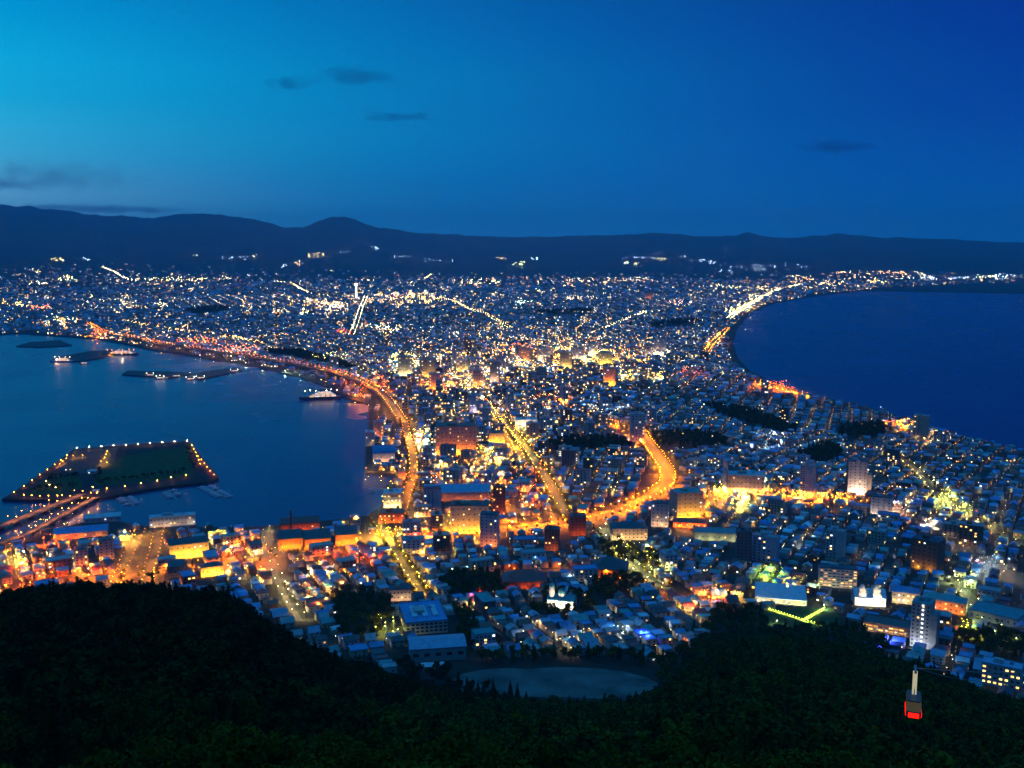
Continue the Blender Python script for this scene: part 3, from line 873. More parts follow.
L('concert_hall', 'large flat grey-roofed hall lit green along its eave behind the low houses', 'hall', 716, 541, 44, 8, 24, 4, 'cream', 'grey', 'flat', 'the green-eaved hall', W3(8, 1, lit=.3), floods=(4, (.9, 1, .5), 500, 6))
L('restaurant', 'round-fronted restaurant glowing red and orange inside the boulevard', 'restaurant', 690, 528, 34, 6, 16, 0, 'brick', 'red', 'hip', 'the red-lit restaurant', W3(6, 1, lit=.7, kinds=('warm',)), floods=(5, (1, .25, .04), 1800, 4), roofh=3)
L('office_building', 'pale ten-storey office tower with grey roof behind the dark park', 'office building', 637, 444, 14, 30, 22, 8, 'white', 'grey', 'flat', 'the grey office tower', W3(4, 10, lit=.2), floods=(2, O_, 1000, 8))
L('apartment_building', 'slim brown tower in front of the orange boulevard', 'apartment building', 552, 551, 14, 22, 15, -6, 'brown', 'brown', 'flat', 'the brown avenue tower', W3(4, 7, lit=.1), floods=(2, O_, 700, 6))
L('apartment_building', 'dark brick tower at the foot of the lamp-lined avenue', 'apartment building', 577, 536, 16, 20, 15, 10, 'brick', 'dark', 'flat', None, W3(4, 6, lit=.1, sides='fl'), floods=(2, O_, 900, 6))
L('temple', 'big temple with a sweeping dark red roof above the orange lamps', 'temple', 524, 589, 44, 8, 26, 3, 'brick', 'red', 'hip', 'the red-roofed temple', W3(5, 1, lit=.1), floods=(3, O_, 600, 5), roofh=8)
L('temple', 'temple hall with a huge dark roof among black trees', 'temple', 610, 577, 36, 8, 30, -4, 'brown', 'dark', 'hip', 'the black-roofed temple', W3(5, 1, lit=0), roofh=9)
L('hall', 'pink-white block with lit end wall at the foot of the slope avenue', 'hall', 400, 601, 22, 12, 15, 2, 'cream', 'dark', 'flat', 'the pink-lit block', W3(6, 2, lit=.2), floods=(3, (1, .6, .35), 420, 5))
# --- harbour front
L('music_hall', 'gold-lit hall with a bright yellow facade facing the lamp-lined street', 'hall', 189, 558, 38, 15, 22, 4, 'cream', 'dark', 'gable', 'the gold-lit hall', W3(7, 2, lit=.2), floods=(8, (1, .42, .02), 3000, 7), roofh=4)
L('warehouse', 'dark plain-roofed warehouse in front of the gold-lit hall', 'warehouse', 177, 578, 15, 12, 26, -6, 'charcoal', 'dark', 'gable', None, W3(3, 1, lit=0), roofh=3)
L('restaurant', 'small building with a glowing yellow front on the orange foot road', 'restaurant', 212, 576, 22, 10, 14, 4, 'cream', 'dark', 'hip', 'the yellow-fronted restaurant', W3(5, 1, lit=.5), floods=(4, (1, .46, .02), 3600, 5), roofh=3)
for i, (x, y, w, lab) in enumerate(((290, 549, 24, 'brick warehouse with gold-lit gable, leftmost in the harbour row'), (317, 549, 26, 'brick warehouse with gold-lit gable, middle of the harbour row'), (346, 545, 22, 'brick warehouse with gold-lit gable, right end of the harbour row'))):
    L('warehouse', lab, 'warehouse', x, y, w, 11, 32, 3, 'brick', 'dark', 'gable', ('the left brick warehouse', 'the middle brick warehouse', 'the right brick warehouse')[i], W3(5, 1, lit=.2), floods=(5, (1, .42, .02), 4200, 6), roofh=6, group='brick warehouses in a row by the harbour', extras=chimney(.1, .45, 36, 1.4) if i == 0 else None)
L('brewery', 'long brick hall with a red-brown gable roof directly on the quay', 'brewery', 300, 531, 38, 8, 22, 3, 'brick', 'red', 'gable', 'the quay-side brick hall', W3(8, 1, lit=.2), floods=(4, O_, 600, 5), roofh=5)
L('terminal', 'long white two-storey quay building with a flat roof facing the marina', 'terminal', 173, 526, 44, 10, 14, -2, 'white', 'pale', 'flat', 'the long white quay building', W3(12, 2, lit=.25), floods=(4, (1, .75, .5), 420, 6))
L('boat_shed', 'pale blue-roofed boat shed at the end of the island bridge', 'boat shed', 103, 522, 34, 5, 16, -4, 'bluish', 'pale', 'gable', 'the pale boat shed', W3(6, 1, lit=.1), roofh=3)
L('warehouse', 'wide warehouse with a dull blue roof behind the pale boat shed', 'warehouse', 82, 538, 50, 6, 26, -4, 'grey', 'blue', 'gable', 'the dull blue warehouse', W3(6, 1, lit=.1), roofh=4, floods=(3, O_, 800, 6))
L('apartment_building', 'small pale tower with lit stairs among the low harbour houses', 'apartment building', 82, 565, 12, 16, 14, 0, 'white', 'dark', 'flat', 'the small pale tower', W3(3, 5, lit=.15), floods=(2, O_, 300, 6))
L('apartment_building', 'grey six-storey tower block beside the lamp-lined streets', 'apartment building', 107, 560, 14, 20, 15, 0, 'grey', 'dark', 'flat', None, W3(3, 6, lit=.15), floods=(2, O_, 400, 6))
L('station_building', 'blue barrel-roofed fish hall on the pier below the expressway', 'hall', 384, 462, 22, 9, 44, 0, 'white', 'blue', 'barrel', 'the barrel-roofed pier hall', W3(4, 1, lit=.5), roofh=8, floods=(3, (1, .55, .3), 800, 6))
L('office_building', 'orange-lit six-storey block on the pier behind the barrel-roofed hall', 'office building', 379, 438, 10, 16, 18, 0, 'beige', 'grey', 'flat', 'the orange pier block', W3(3, 5, lit=.3), floods=(2, O_, 1700, 8))
L('warehouse', 'low white store on the pier edge', 'warehouse', 370, 446, 9, 14, 20, 0, 'white', 'pale', 'flat', None, W3(3, 4, lit=.1), floods=(1, W_, 500, 6))
L('restaurant', 'three-tiered yellow-white restaurant glowing at the water corner', 'restaurant', 393, 508, 18, 15, 26, -3, 'cream', 'pale', 'flat', 'the glowing corner restaurant', W3(5, 3, lit=.8, kinds=('yellow', 'white')), floods=(4, (1, .75, .3), 1400, 5))
L('restaurant', 'red-fronted seafood hall with orange-lit walls by the bay street', 'restaurant', 392, 523, 26, 10, 22, -3, 'brick', 'brown', 'flat', 'the red seafood hall', W3(6, 2, lit=.5, kinds=('yellow', 'warm')), floods=(4, O_, 1500, 5))
L('restaurant', 'square block with a single glowing orange wall beside the bay', 'restaurant', 402, 480, 7, 9, 12, 0, 'cream', 'grey', 'flat', None, None, floods=(2, O_, 1800, 5))
L('hotel', 'grey five-storey hotel block behind the station street', 'hotel', 428, 413, 11, 14, 30, 0, 'grey', 'grey', 'flat', 'the grey station hotel', W3(4, 5, lit=.3))
L('hotel', 'pale blue-grey hotel tower washed in pinkish light', 'hotel', 474, 413, 9, 18, 26, 0, 'bluish', 'grey', 'flat', None, W3(3, 6, lit=.3), floods=(1, (1, .6, .7), 900, 8))
L('station_building', 'white flat building with a bright roof edge right of the broad hotel', 'station', 526, 427, 22, 7, 30, 0, 'white', 'pale', 'flat', 'the bright white station building', W3(6, 1, lit=.8, kinds=('white',)), floods=(4, W_, 1600, 8))
L('hotel', 'yellow-orange lit hotel standing by the cross street', 'hotel', 497, 445, 16, 12, 26, 0, 'cream', 'brown', 'flat', None, W3(5, 4, lit=.3), floods=(3, (1, .42, .02), 5000, 8))
L('pavilion', 'small white pavilion at the corner of the dark island lawn', 'pavilion', 92, 474, 8, 3, 9, 0, 'white', 'pale', 'hip', None, W3(3, 1, lit=.3), roofh=2)
L('pavilion', 'low dark pavilion beside the car park on the island', 'pavilion', 66, 471, 12, 2.5, 8, 0, 'grey', 'dark', 'gable', None, W3(3, 1, lit=.3), roofh=2)
L('pavilion', 'small pale kiosk at the landing of the island bridge', 'pavilion', 96, 493, 6, 2.5, 6, 0, 'cream', 'pale', 'hip', None, W3(2, 1, lit=.6), roofh=1.5)
# --- downtown towers further away
DT = [(428, 379, 16, 20, 'cream', Y_, 2600, 'yellow-lit broad block in the nearer downtown'), (405, 376, 14, 20, 'cream', (1, .8, .35), 2200, 'pale yellow slab left of the broad downtown block'), (436, 390, 14, 16, 'beige', O_, 2200, 'pinkish block in front of the yellow-lit broad block'),
      (610, 386, 12, 18, 'beige', O_, 4200, 'tall orange-lit block before the far downtown'), (605, 366, 14, 13, 'cream', (1, .72, .08), 4200, 'bright yellow block in the far downtown'), (566, 370, 12, 18, 'cream', (1, .6, .12), 3600, 'gold tower in the far downtown'),
      (545, 362, 16, 14, 'white', (1, .7, .35), 3200, 'cream slab in the far downtown'), (524, 362, 12, 14, 'beige', O_, 3200, 'orange slab left of the far downtown'), (578, 362, 12, 14, 'white', (1, .55, .4), 3000, 'pinkish block in the far downtown'),
      (592, 356, 8, 12, 'white', (1, .75, .5), 2500, 'small white tower in the far downtown'), (618, 362, 6, 12, 'cream', Y_, 2500, 'slim tower right of the far downtown'), (660, 357, 12, 18, 'white', (1, .7, .45), 1800, 'pale hospital tower standing alone'),
      (648, 357, 8, 13, 'grey', (1, .7, .45), 1300, 'grey block beside the pale hospital tower'), (495, 383, 9, 22, 'beige', (1, .6, .4), 1500, 'tall thin tower left of the far downtown'), (478, 388, 10, 18, 'cream', O_, 2000, 'orange tower before the thin tower'),
      (462, 372, 12, 12, 'white', Y_, 1800, 'low yellow block behind the downtown slabs'), (655, 320, 5, 9, 'white', W_, 900, 'small far tower in the blue suburbs'), (648, 300, 7, 7, 'beige', O_, 2200, 'far orange block by the distant road')]
for x, y, w, h, wl, col, e, lab in DT:
    L('office_building', lab, 'office building', x, y, w, h, 28, rnd.uniform(-8, 8), wl, 'grey', 'flat', None, W3(4, 5, lit=.22, ww=2.2, wh=1.6), floods=(3, col, e, 10))

# observation tower far off
def obs_tower():
    X, Y, Z = gp(356.5, 299)
    r = root('observation_tower', (X, Y, Z), 0, 'tall slim white-lit observation tower far beyond the harbour', 'tower')
    m = glow('glowing_tower_skin', (1, .9, .75), 3.5, False)  # the skin glows by itself in place of floodlighting
    mw = MW['white']
    MB().tube((0, 0, 0), (0, 0, 88), 5.5, 8, 4.5).build('shaft', m, r)
    MB().tube((0, 0, 82), (0, 0, 88), 5, 5, 12).tube((0, 0, 88), (0, 0, 98), 12, 5, 11).build('deck', m, r)
    MB().tube((0, 0, 98), (0, 0, 107), 1.2, 6, .4).build('mast', mw, r)
    for a in range(6):
        lamp(X + 14 * cos(a * pi / 3), Y + 14 * sin(a * pi / 3), Z, 5, W_, 1500, ('forecourt of the observation tower', 1), a)
    LANDMARKS.append((X, Y, Z, 'the far observation tower'))
obs_tower()

# schoolyard below the forest edge
def yard():
    px = [(452, 680), (462, 674), (480, 670), (505, 668), (530, 669), (556, 667), (592, 668), (622, 671), (645, 677), (658, 683), (652, 696), (640, 712), (600, 716), (520, 716), (480, 708), (460, 694)]
    pts = []
    for x, y in px:
        X, Y, Z = gp(x, y)
        pts.append((X, Y))
    zz = max(float(town_h(np.array(math.hypot(*p)))) for p in pts[:6]) * .5 + .5 * max(float(town_h(np.array(math.hypot(*p)))) for p in pts)
    pts = [gp(x, y, zz)[:2] for x, y in px]
    me = bpy.data.meshes.new('schoolyard')
    n = len(pts)
    me.from_pydata([(x, y, zz) for x, y in pts] + [(x, y, zz - 12) for x, y in pts], [], [tuple(range(n))] + [(i, (i + 1) % n, n + (i + 1) % n, n + i) for i in range(n)])
    me.materials.append(m_sand)
    me.update()
    structure(put('schoolyard', me))
    LANDMARKS.append((sum(p[0] for p in pts) / n, sum(p[1] for p in pts) / n, zz, 'the pale schoolyard'))
    return pts, zz
YARD, YARD_Z = yard()
# ------------------------------------------------------------------ dark parks and other open ground
PARKS_PX = {'grove behind the avenue': [(540, 447), (560, 442), (600, 440), (626, 441), (630, 449), (600, 452), (545, 453)], 'long dark grove right of the grey tower': [(652, 437), (690, 434), (720, 438), (732, 447), (700, 450), (655, 449)],
            'dark park by the east shore': [(838, 432), (850, 427), (882, 426), (892, 434), (870, 440), (842, 439)], 'grove below the temple': [(586, 590), (600, 578), (632, 575), (644, 584), (636, 596), (600, 600)],
            'trees around the domed church': [(530, 614), (540, 598), (548, 594), (590, 598), (600, 612), (580, 618), (540, 620)], 'dark grove above the broad roofs': [(440, 585), (452, 574), (500, 576), (512, 588), (500, 600), (450, 600)],
            'trees left of the slope avenue': [(330, 600), (352, 590), (390, 600), (396, 620), (372, 644), (340, 640)], 'trees beside the school': [(450, 608), (470, 606), (478, 640), (468, 660), (452, 640)],
            'strip of trees above the schoolyard': [(470, 660), (520, 656), (580, 656), (640, 656), (660, 668), (620, 664), (520, 663), (470, 668)], 'leafy garden below the boulevard': [(600, 545), (622, 548), (656, 556), (660, 574), (630, 566), (604, 562)],
            'dark strip by the shore hotels': [(806, 450), (830, 446), (846, 456), (826, 462)], 'dark grove east of the salmon hotel': [(798, 456), (820, 452), (838, 464), (810, 466)],
            'wood behind the lit lawn': [(688, 636), (720, 612), (760, 612), (770, 628), (740, 640)], 'wood beside the wide teal-roofed hall': [(950, 640), (985, 634), (1030, 640), (1040, 664), (1000, 660), (960, 650)],
            'wood under the lit lawn': [(690, 652), (745, 634), (850, 630), (890, 646), (884, 668), (800, 652), (740, 660)], 'green strip beside the rail yard': [(262, 352), (300, 352), (340, 362), (362, 372), (340, 368), (300, 360)], 'wood right of the schoolyard': [(655, 666), (672, 656), (712, 640), (732, 655), (705, 692), (664, 698)], 'trees left of the schoolyard': [(390, 668), (456, 668), (452, 690), (410, 684)], 'trees at the near corner of the schoolyard': [(448, 684), (470, 692), (520, 697), (520, 708), (450, 704)], 'row of far trees': [(650, 327), (690, 322), (700, 325), (655, 330)], 'far dark park': [(530, 315), (580, 312), (600, 314), (560, 317)], 'dark park by the far suburbs': [(185, 313), (215, 309), (232, 311), (200, 316)], 'far dark field': [(700, 405), (750, 412), (800, 432), (780, 436), (730, 420)]}
PARKS = {k: [gp(x, y)[:2] for x, y in v] for k, v in PARKS_PX.items()}
LAWN_PX = [(758, 612), (800, 607), (836, 609), (842, 628), (800, 632), (762, 626)]
LAWN = [gp(x, y)[:2] for x, y in LAWN_PX]
OPEN = list(PARKS.values()) + [LAWN, YARD, [gp(x, y)[:2] for x, y in ((112, 596), (118, 560), (132, 538), (166, 536), (158, 596))]]

def flat_poly(name, pts, mat):
    me = bpy.data.meshes.new(name)
    me.from_pydata([(x, y, float(town_h(np.array(math.hypot(x, y)))) + .15) for x, y in pts], [], [tuple(range(len(pts)))])
    me.materials.append(mat)
    me.update()
    return put(name, me)

SEEDS = [((330, 590), 24), ((560, 640), 18), ((640, 600), 10), ((800, 560), -28), ((950, 600), -30), ((60, 570), 30), ((250, 545), 26), ((450, 520), 8), ((600, 480), -12), ((760, 470), -34), ((900, 470), -36), ((1010, 520), -30),
         ((440, 410), 4), ((560, 400), 14), ((700, 400), -20), ((640, 350), 12), ((420, 340), 30), ((200, 320), -8), ((300, 300), 22), ((520, 300), 40), ((720, 300), 5), ((60, 300), 10), ((850, 285), 0)]
SP = np.array([gp(x, y)[:2] for x, y in [s[0] for s in SEEDS]])
SA = np.radians([s[1] for s in SEEDS])

def lots(d0, d1, a, b, street, jitter):
    """house lots in blocks of two by six, turned to the street grid of each quarter"""
    out = []
    R = d1 + 300
    for k in range(len(SEEDS)):
        c, s = cos(SA[k]), sin(SA[k])
        lo, hi = SP[k] - min(R, 4500), SP[k] + min(R, 4500)
        n = int(min(R, 4500) * 1.5 / min(a, b))
        i = np.arange(-n, n)
        u = i * a + np.floor(i / 2) * street
        v = i * b + np.floor(i / 6) * street
        U, V = np.meshgrid(u, v)
        st = np.broadcast_to((i % 2 == 0)[None, :], U.shape)
        X, Y = SP[k, 0] + U * c - V * s, SP[k, 1] + U * s + V * c
        d = np.hypot(X, Y)
        px, py, f = project(X, Y, 3.0)
        m = (d > d0) & (d <= d1) & (px > -30) & (px < 1054) & (Y > 100)
        X, Y, st, d = X[m], Y[m], st[m], d[m]
        # nearest quarter only, with distances taken relative to the range so that far quarters grow
        dd = np.stack([np.hypot(X - SP[j, 0], Y - SP[j, 1]) / (300 + np.hypot(*SP[j])) for j in range(len(SEEDS))])
        m = dd.argmin(0) == k
        X, Y, st = X[m], Y[m], st[m]
        out.append(np.column_stack([X + nr.uniform(-jitter, jitter, len(X)), Y + nr.uniform(-jitter, jitter, len(X)), np.full(len(X), SA[k]), st]))
    return np.concatenate(out)

LT = np.concatenate([lots(560, 1250, 13, 12.5, 5.5, .9), lots(1250, 2100, 15, 14.5, 6, 1.2), lots(2100, 4200, 22, 21, 9, 3), lots(4200, 7000, 34, 32, 14, 6), lots(7000, 11500, 58, 52, 24, 14)])
X, Y = LT[:, 0], LT[:, 1]
D = np.hypot(X, Y)
keep = in_poly(X, Y, LAND)
edge_y = lambda px: np.interp(px, EDGE[:, 0], EDGE[:, 1])
TZ = np.where(D < 7000, np.maximum(town_h(D), 3.0), H(X, Y) + 3.0)
px, py, _ = project(X, Y, TZ)
keep &= (D > 1000) | (hill_h(X, Y) + TREE_H < town_h(D) + 1.5)
keep &= (D > 1100) | (py < edge_y(px) + 6)
for p in OPEN:
    keep &= ~in_poly(X, Y, p)
for k, (P2, w) in ROADS.items():
    far = math.hypot(*P2[len(P2) // 2])
    keep &= dist_line(X, Y, [tuple(p) for p in P2[::2]] + [tuple(P2[-1])]) > w / 2 + (6.5 if far < 2200 else 11)
shore = dist_line(X, Y, [p for p in LAND[:len(BAY)]])
shore = np.minimum(shore, dist_line(X, Y, LAND[len(BAY) + 4:len(BAY) + 4 + len(STRAIT)]))
keep &= shore > np.where(D < 2500, 14, 26)
for fx, fy, fr in FOOT:
    keep &= np.hypot(X - fx, Y - fy) > fr + 4
keep &= nr.random(len(X)) > np.clip((D - 7600) / 3400, 0, .97) * .95
keep &= TZ < 150
keep &= ~((px > 392) & (px < 672) & (py > 663)) & ~((px > 745) & (px < 884) & (py > 630)) & ~((px > 672) & (px < 745) & (py > 655))
keep &= nr.random(len(X)) > np.where(fbm(X / 240, Y / 240, 21, 3) > .56, .28, .06)
LT, D, TZ = LT[keep], D[keep], TZ[keep]
X, Y = LT[:, 0], LT[:, 1]
px, py, dep = project(X, Y, TZ)

# denser, taller building around the downtown patches
DOWNTOWN = [(450, 400, 80, 36, .24), (540, 372, 100, 30, .26), (600, 360, 60, 16, .25), (510, 470, 80, 50, .20), (420, 510, 60, 40, .20), (200, 555, 160, 18, .10), (720, 510, 60, 30, .07), (330, 308, 40, 8, .2), (420, 300, 60, 10, .15), (880, 500, 60, 40, .04), (960, 560, 70, 40, .03), (620, 430, 60, 20, .10)]
pa = np.full(len(X), .022)
for cx_, cy_, rx, ry, p in DOWNTOWN:
    pa += p * np.exp(-((px - cx_) / rx) ** 2 - ((py - cy_) / ry) ** 2)
DTF = np.zeros(len(X))
for cx_, cy_, rx, ry, p in ((545, 364, 85, 20, 1.0), (440, 374, 60, 22, 1.0), (420, 301, 60, 7, .4), (332, 308, 22, 6, .5), (760, 302, 30, 14, .6), (820, 283, 60, 6, .5), (485, 284, 30, 6, .6), (590, 282, 70, 5, .6), (130, 335, 90, 8, .6), (70, 322, 20, 5, .6), (440, 470, 90, 50, .7), (510, 500, 70, 30, .7), (500, 410, 60, 16, .6), (190, 283, 50, 5, .5)):
    DTF = np.maximum(DTF, p * np.exp(-((px - cx_) / rx) ** 2 - ((py - cy_) / ry) ** 2))
is_ap = nr.random(len(X)) < pa * np.where(D < 1000, .35, 1)
kd = kdtree.KDTree(int(is_ap.sum()))
is_ap &= ~((D < 2600) & (shore[keep] < 45))
AI = np.nonzero(is_ap)[0]
ok = np.ones(len(X), bool)
tmp = []
for i in AI:                                  # no two blocks into each other
    hit = False
    for j in tmp[-400:]:
        if abs(X[i] - X[j]) < 26 and abs(Y[i] - Y[j]) < 26:
            hit = True
            break
    if hit:
        is_ap[i] = False
    else:
        tmp.append(i)
AI = np.nonzero(is_ap)[0]
kd = kdtree.KDTree(len(AI))
for j, i in enumerate(AI):
    kd.insert((X[i], Y[i], 0), j)
kd.balance()
near = np.array([kd.find((x, y, 0))[2] for x, y in zip(X, Y)])
HI = np.nonzero(~is_ap & (near > np.where(D < 4200, 15.5, 22)))[0]

wl_names, rf_names = list(WALLS), list(ROOFS)
wl_p = np.array([.26, .18, .14, .14, .07, .12, .03, .06])
rf_p = np.array([.26, .18, .19, .11, .06, .08, .06, .06])
n = len(X)
WI = nr.choice(len(wl_names), n, p=wl_p / wl_p.sum())
RI = nr.choice(len(rf_names), n, p=rf_p / rf_p.sum())
sc = np.where(D < 1250, 1, np.where(D < 2100, 1.12, np.where(D < 4200, 1.45, np.where(D < 7000, 2.0, 3.0))))
BW = np.where(is_ap, nr.uniform(15, 26, n), nr.uniform(7.5, 11.2, n) * sc)
BD = np.where(is_ap, nr.uniform(11, 15, n), nr.uniform(6.8, 9.6, n) * sc)
BH = np.where(is_ap, np.clip(nr.gamma(3.2, 5.0, n), 9, 44), nr.uniform(4.6, 7.0, n) * np.sqrt(sc))
BH = np.where(is_ap & (D < 1000), np.minimum(BH, 13), BH)
BH = np.where((px < 400) & (py > 490) & (py < 610), np.minimum(BH, 11), BH)
BH = np.where((px > 480) & (px < 672) & (py > 492) & (py < 560), np.minimum(BH, 7.5), BH)
BR = LT[:, 2] + np.where(nr.random(n) < .35, pi / 2, 0) + nr.uniform(-.06, .06, n)
big = (~is_ap) & (nr.random(n) < .03) & (D < 2100)
BW, BD = np.where(big, 13.0, BW), np.where(big, 11.5, BD)
GABLE = (nr.random(n) < .62) & ~is_ap
RH = np.where(GABLE, BD * nr.uniform(.22, .42, n), 0.0)

# ------------------------------------------------------------------ which ones are built one by one: those that show largest
vis = (px > 2) & (px < 1022)
area = np.where(vis, BW * (BH + BD * .4) / dep ** 2, 0)
H_ONE = HI[np.argsort(-area[HI])[:300]]
A_ONE = AI[np.argsort(-area[AI])[:240]]

ORD = ['', 'second ', 'third ', 'fourth ', 'fifth ', 'sixth ', 'seventh ', 'eighth ', 'ninth ', 'tenth ', 'eleventh ', 'twelfth ', 'thirteenth ', 'fourteenth ', 'fifteenth ', 'sixteenth ', 'seventeenth ', 'eighteenth ', 'nineteenth ', 'twentieth ']
TENS = ['', '', 'twenty', 'thirty', 'forty', 'fifty', 'sixty', 'seventy', 'eighty', 'ninety']
ONES = ['first', 'second', 'third', 'fourth', 'fifth', 'sixth', 'seventh', 'eighth', 'ninth']
def ordinal(k):
    """0 -> '' (nearest), 1 -> 'second ' ..."""
    if k < 20:
        return ORD[k]
    k += 1
    if k % 10 == 0:
        return TENS[k // 10][:-1] + 'ieth '
    if k < 100:
        return TENS[k // 10] + '-' + ONES[k % 10 - 1] + ' '
    return 'far '

LMK = [(p, *(float(v) for v in project(x, y, z)[:2]), x, y) for x, y, z, p in LANDMARKS]
def relation(x, y, z):
    """nearest named building in the picture and on which side of it the point lies"""
    u, v, _ = (float(a) for a in project(x, y, z))
    p, lu, lv, lx, ly = min(LMK, key=lambda q: (q[1] - u) ** 2 + ((q[2] - v) * 1.6) ** 2)
    du, dv = u - lu, (v - lv) * 1.6
    side = ('right of' if du > 0 else 'left of') if abs(du) > abs(dv) else ('in front of' if dv > 0 else 'behind')
    return p, side, math.hypot(du, dv)

COUNT = {}
def ranked(items):
    """items: (key tuple, distance, callback(ordinal text)); the ordinal counts outwards from the named building"""
    by = {}
    for key, dist, fn in items:
        by.setdefault(key, []).append((dist, fn))
    for key, v in by.items():
        v.sort(key=lambda q: q[0])
        for k, (dd, fn) in enumerate(v):
            fn(ordinal(k))

CHIM = MB().box(-.35, .35, -.35, .35, 0, 2.2).mesh('chimney', MW['grey'])
DOOR = MB().box(-.5, .5, -.07, .03, 0, 2.1).mesh('door', MW['brown'])
todo = []
for i in H_ONE:
    w, d, h, rh = float(BW[i]), float(BD[i]), float(BH[i]), float(RH[i])
    wn, rn = wl_names[WI[i]], rf_names[RI[i]]
    r = put('house', None, None, (X[i], Y[i], TZ[i] - .25), float(BR[i]))
    if rh > 0:
        MB().gable_wall(w, d, h, rh).build('wall', MW[wn], r)
        ro = MB().gable_roof(w, d, h, rh).build('roof', MR[rn], r)
        if rnd.random() < .5:
            put('chimney', CHIM, ro, (rnd.uniform(-.3, .3) * w, d * .12, h + rh * .6))
    else:
        MB().box(-w / 2, w / 2, -d / 2, d / 2, 0, h).build('wall', MW[wn], r)
        MB().flat_roof(w, d, h + .01, .3, .3).build('roof', MR[rn], r)
    fl = 2 if h > 5 else 1
    face = atan2(X[i], Y[i])
    rel = (BR[i] + face) % (2 * pi)                # which side looks at the lookout
    front = 'frbl'[int(round(-rel / (pi / 2))) % 4] if False else {0: 'f', 1: 'l', 2: 'b', 3: 'r'}[int(round(rel / (pi / 2))) % 4]
    nl = 0
    for sd in (front, {'f': 'r', 'r': 'b', 'b': 'l', 'l': 'f'}[front]):
        Ls = w if sd in 'fb' else d
        for lv in range(fl):
            for c in ((-.25, .25) if Ls > 7 else (0,)):
                k = 'dark' if rnd.random() > (.10 if D[i] < 1100 else .16) else rnd.choice(('warm', 'yellow', 'white', 'dim'))
                nl += k != 'dark'
                u = Ls * c
                x, y = {'f': (u, -d / 2), 'b': (u, d / 2), 'l': (-w / 2, u), 'r': (w / 2, u)}[sd]
                put_window(r, k, x, y, 1.7 + 2.5 * lv, 1.6, 1.2, sd)
    if rnd.random() < .6:
        put('door', DOOR, r, {'f': (0, -d / 2, .2), 'b': (0, d / 2, .2), 'l': (-w / 2, 0, .2), 'r': (w / 2, 0, .2)}[front], {'f': 0, 'b': pi, 'l': -pi / 2, 'r': pi / 2}[front])
    p, side, dist = relation(X[i], Y[i], TZ[i])
    shape = 'gabled' if rh > 0 else 'flat'
    desc = f'{wn} {shape} house with {rn} roof'
    def fn(o, r=r, desc=desc, p=p, side=side):
        tag(r, f'{o}nearest {desc}, {side} {p}'.replace('  ', ' '), 'house', 'houses packed between the forest and the boulevard')
    todo.append(((desc, p, side), dist, fn))
ranked(todo)

todo = []
for i in A_ONE:
    w, d, h = float(BW[i]), float(BD[i]), float(BH[i])
    wn = wl_names[WI[i]]
    r = put('apartment_building', None, None, (X[i], Y[i], TZ[i] - .25), float(BR[i]))
    MB().box(-w / 2, w / 2, -d / 2, d / 2, 0, h).build('wall', MW[wn], r)
    ro = MB().flat_roof(w, d, h + .01).build('roof', MR[rf_names[RI[i]] if rnd.random() < .5 else 'grey'], r)
    if h > 14:
        MB().box(-w * .2, w * .02, -d * .2, d * .2, h + .27, h + 3.3).build('stair_head', MW[wn], ro)
    fl = max(2, int(h / 3.1))
    face = atan2(X[i], Y[i])
    rel = (BR[i] + face) % (2 * pi)
    front = {0: 'f', 1: 'l', 2: 'b', 3: 'r'}[int(round(rel / (pi / 2))) % 4]
    side2 = {'f': 'r', 'r': 'b', 'b': 'l', 'l': 'f'}[front]
    nx = 5 if D[i] < 1500 else (4 if D[i] < 2600 else 3)
    nz = fl if D[i] < 2000 else max(2, fl // 2)
    facade(r, w, d, h, nx, nz, front + side2, .14 if D[i] < 1500 else .24, seed=int(i), ww=1.9 if D[i] < 2000 else 3.0, wh=1.4 if D[i] < 2000 else 2.0, cap=28)
    p, side, dist = relation(X[i], Y[i], TZ[i])
    desc = f'{["low", "mid-rise", "tall"][int(min(2, max(0, (h - 9) // 8)))]} {wn} block of flats'
    def fn(o, r=r, desc=desc, p=p, side=side):
        tag(r, f'{o}nearest {desc}, {side} {p}', 'apartment building', 'blocks of flats scattered through the town')
    todo.append(((desc, p, side), dist, fn))
ranked(todo)

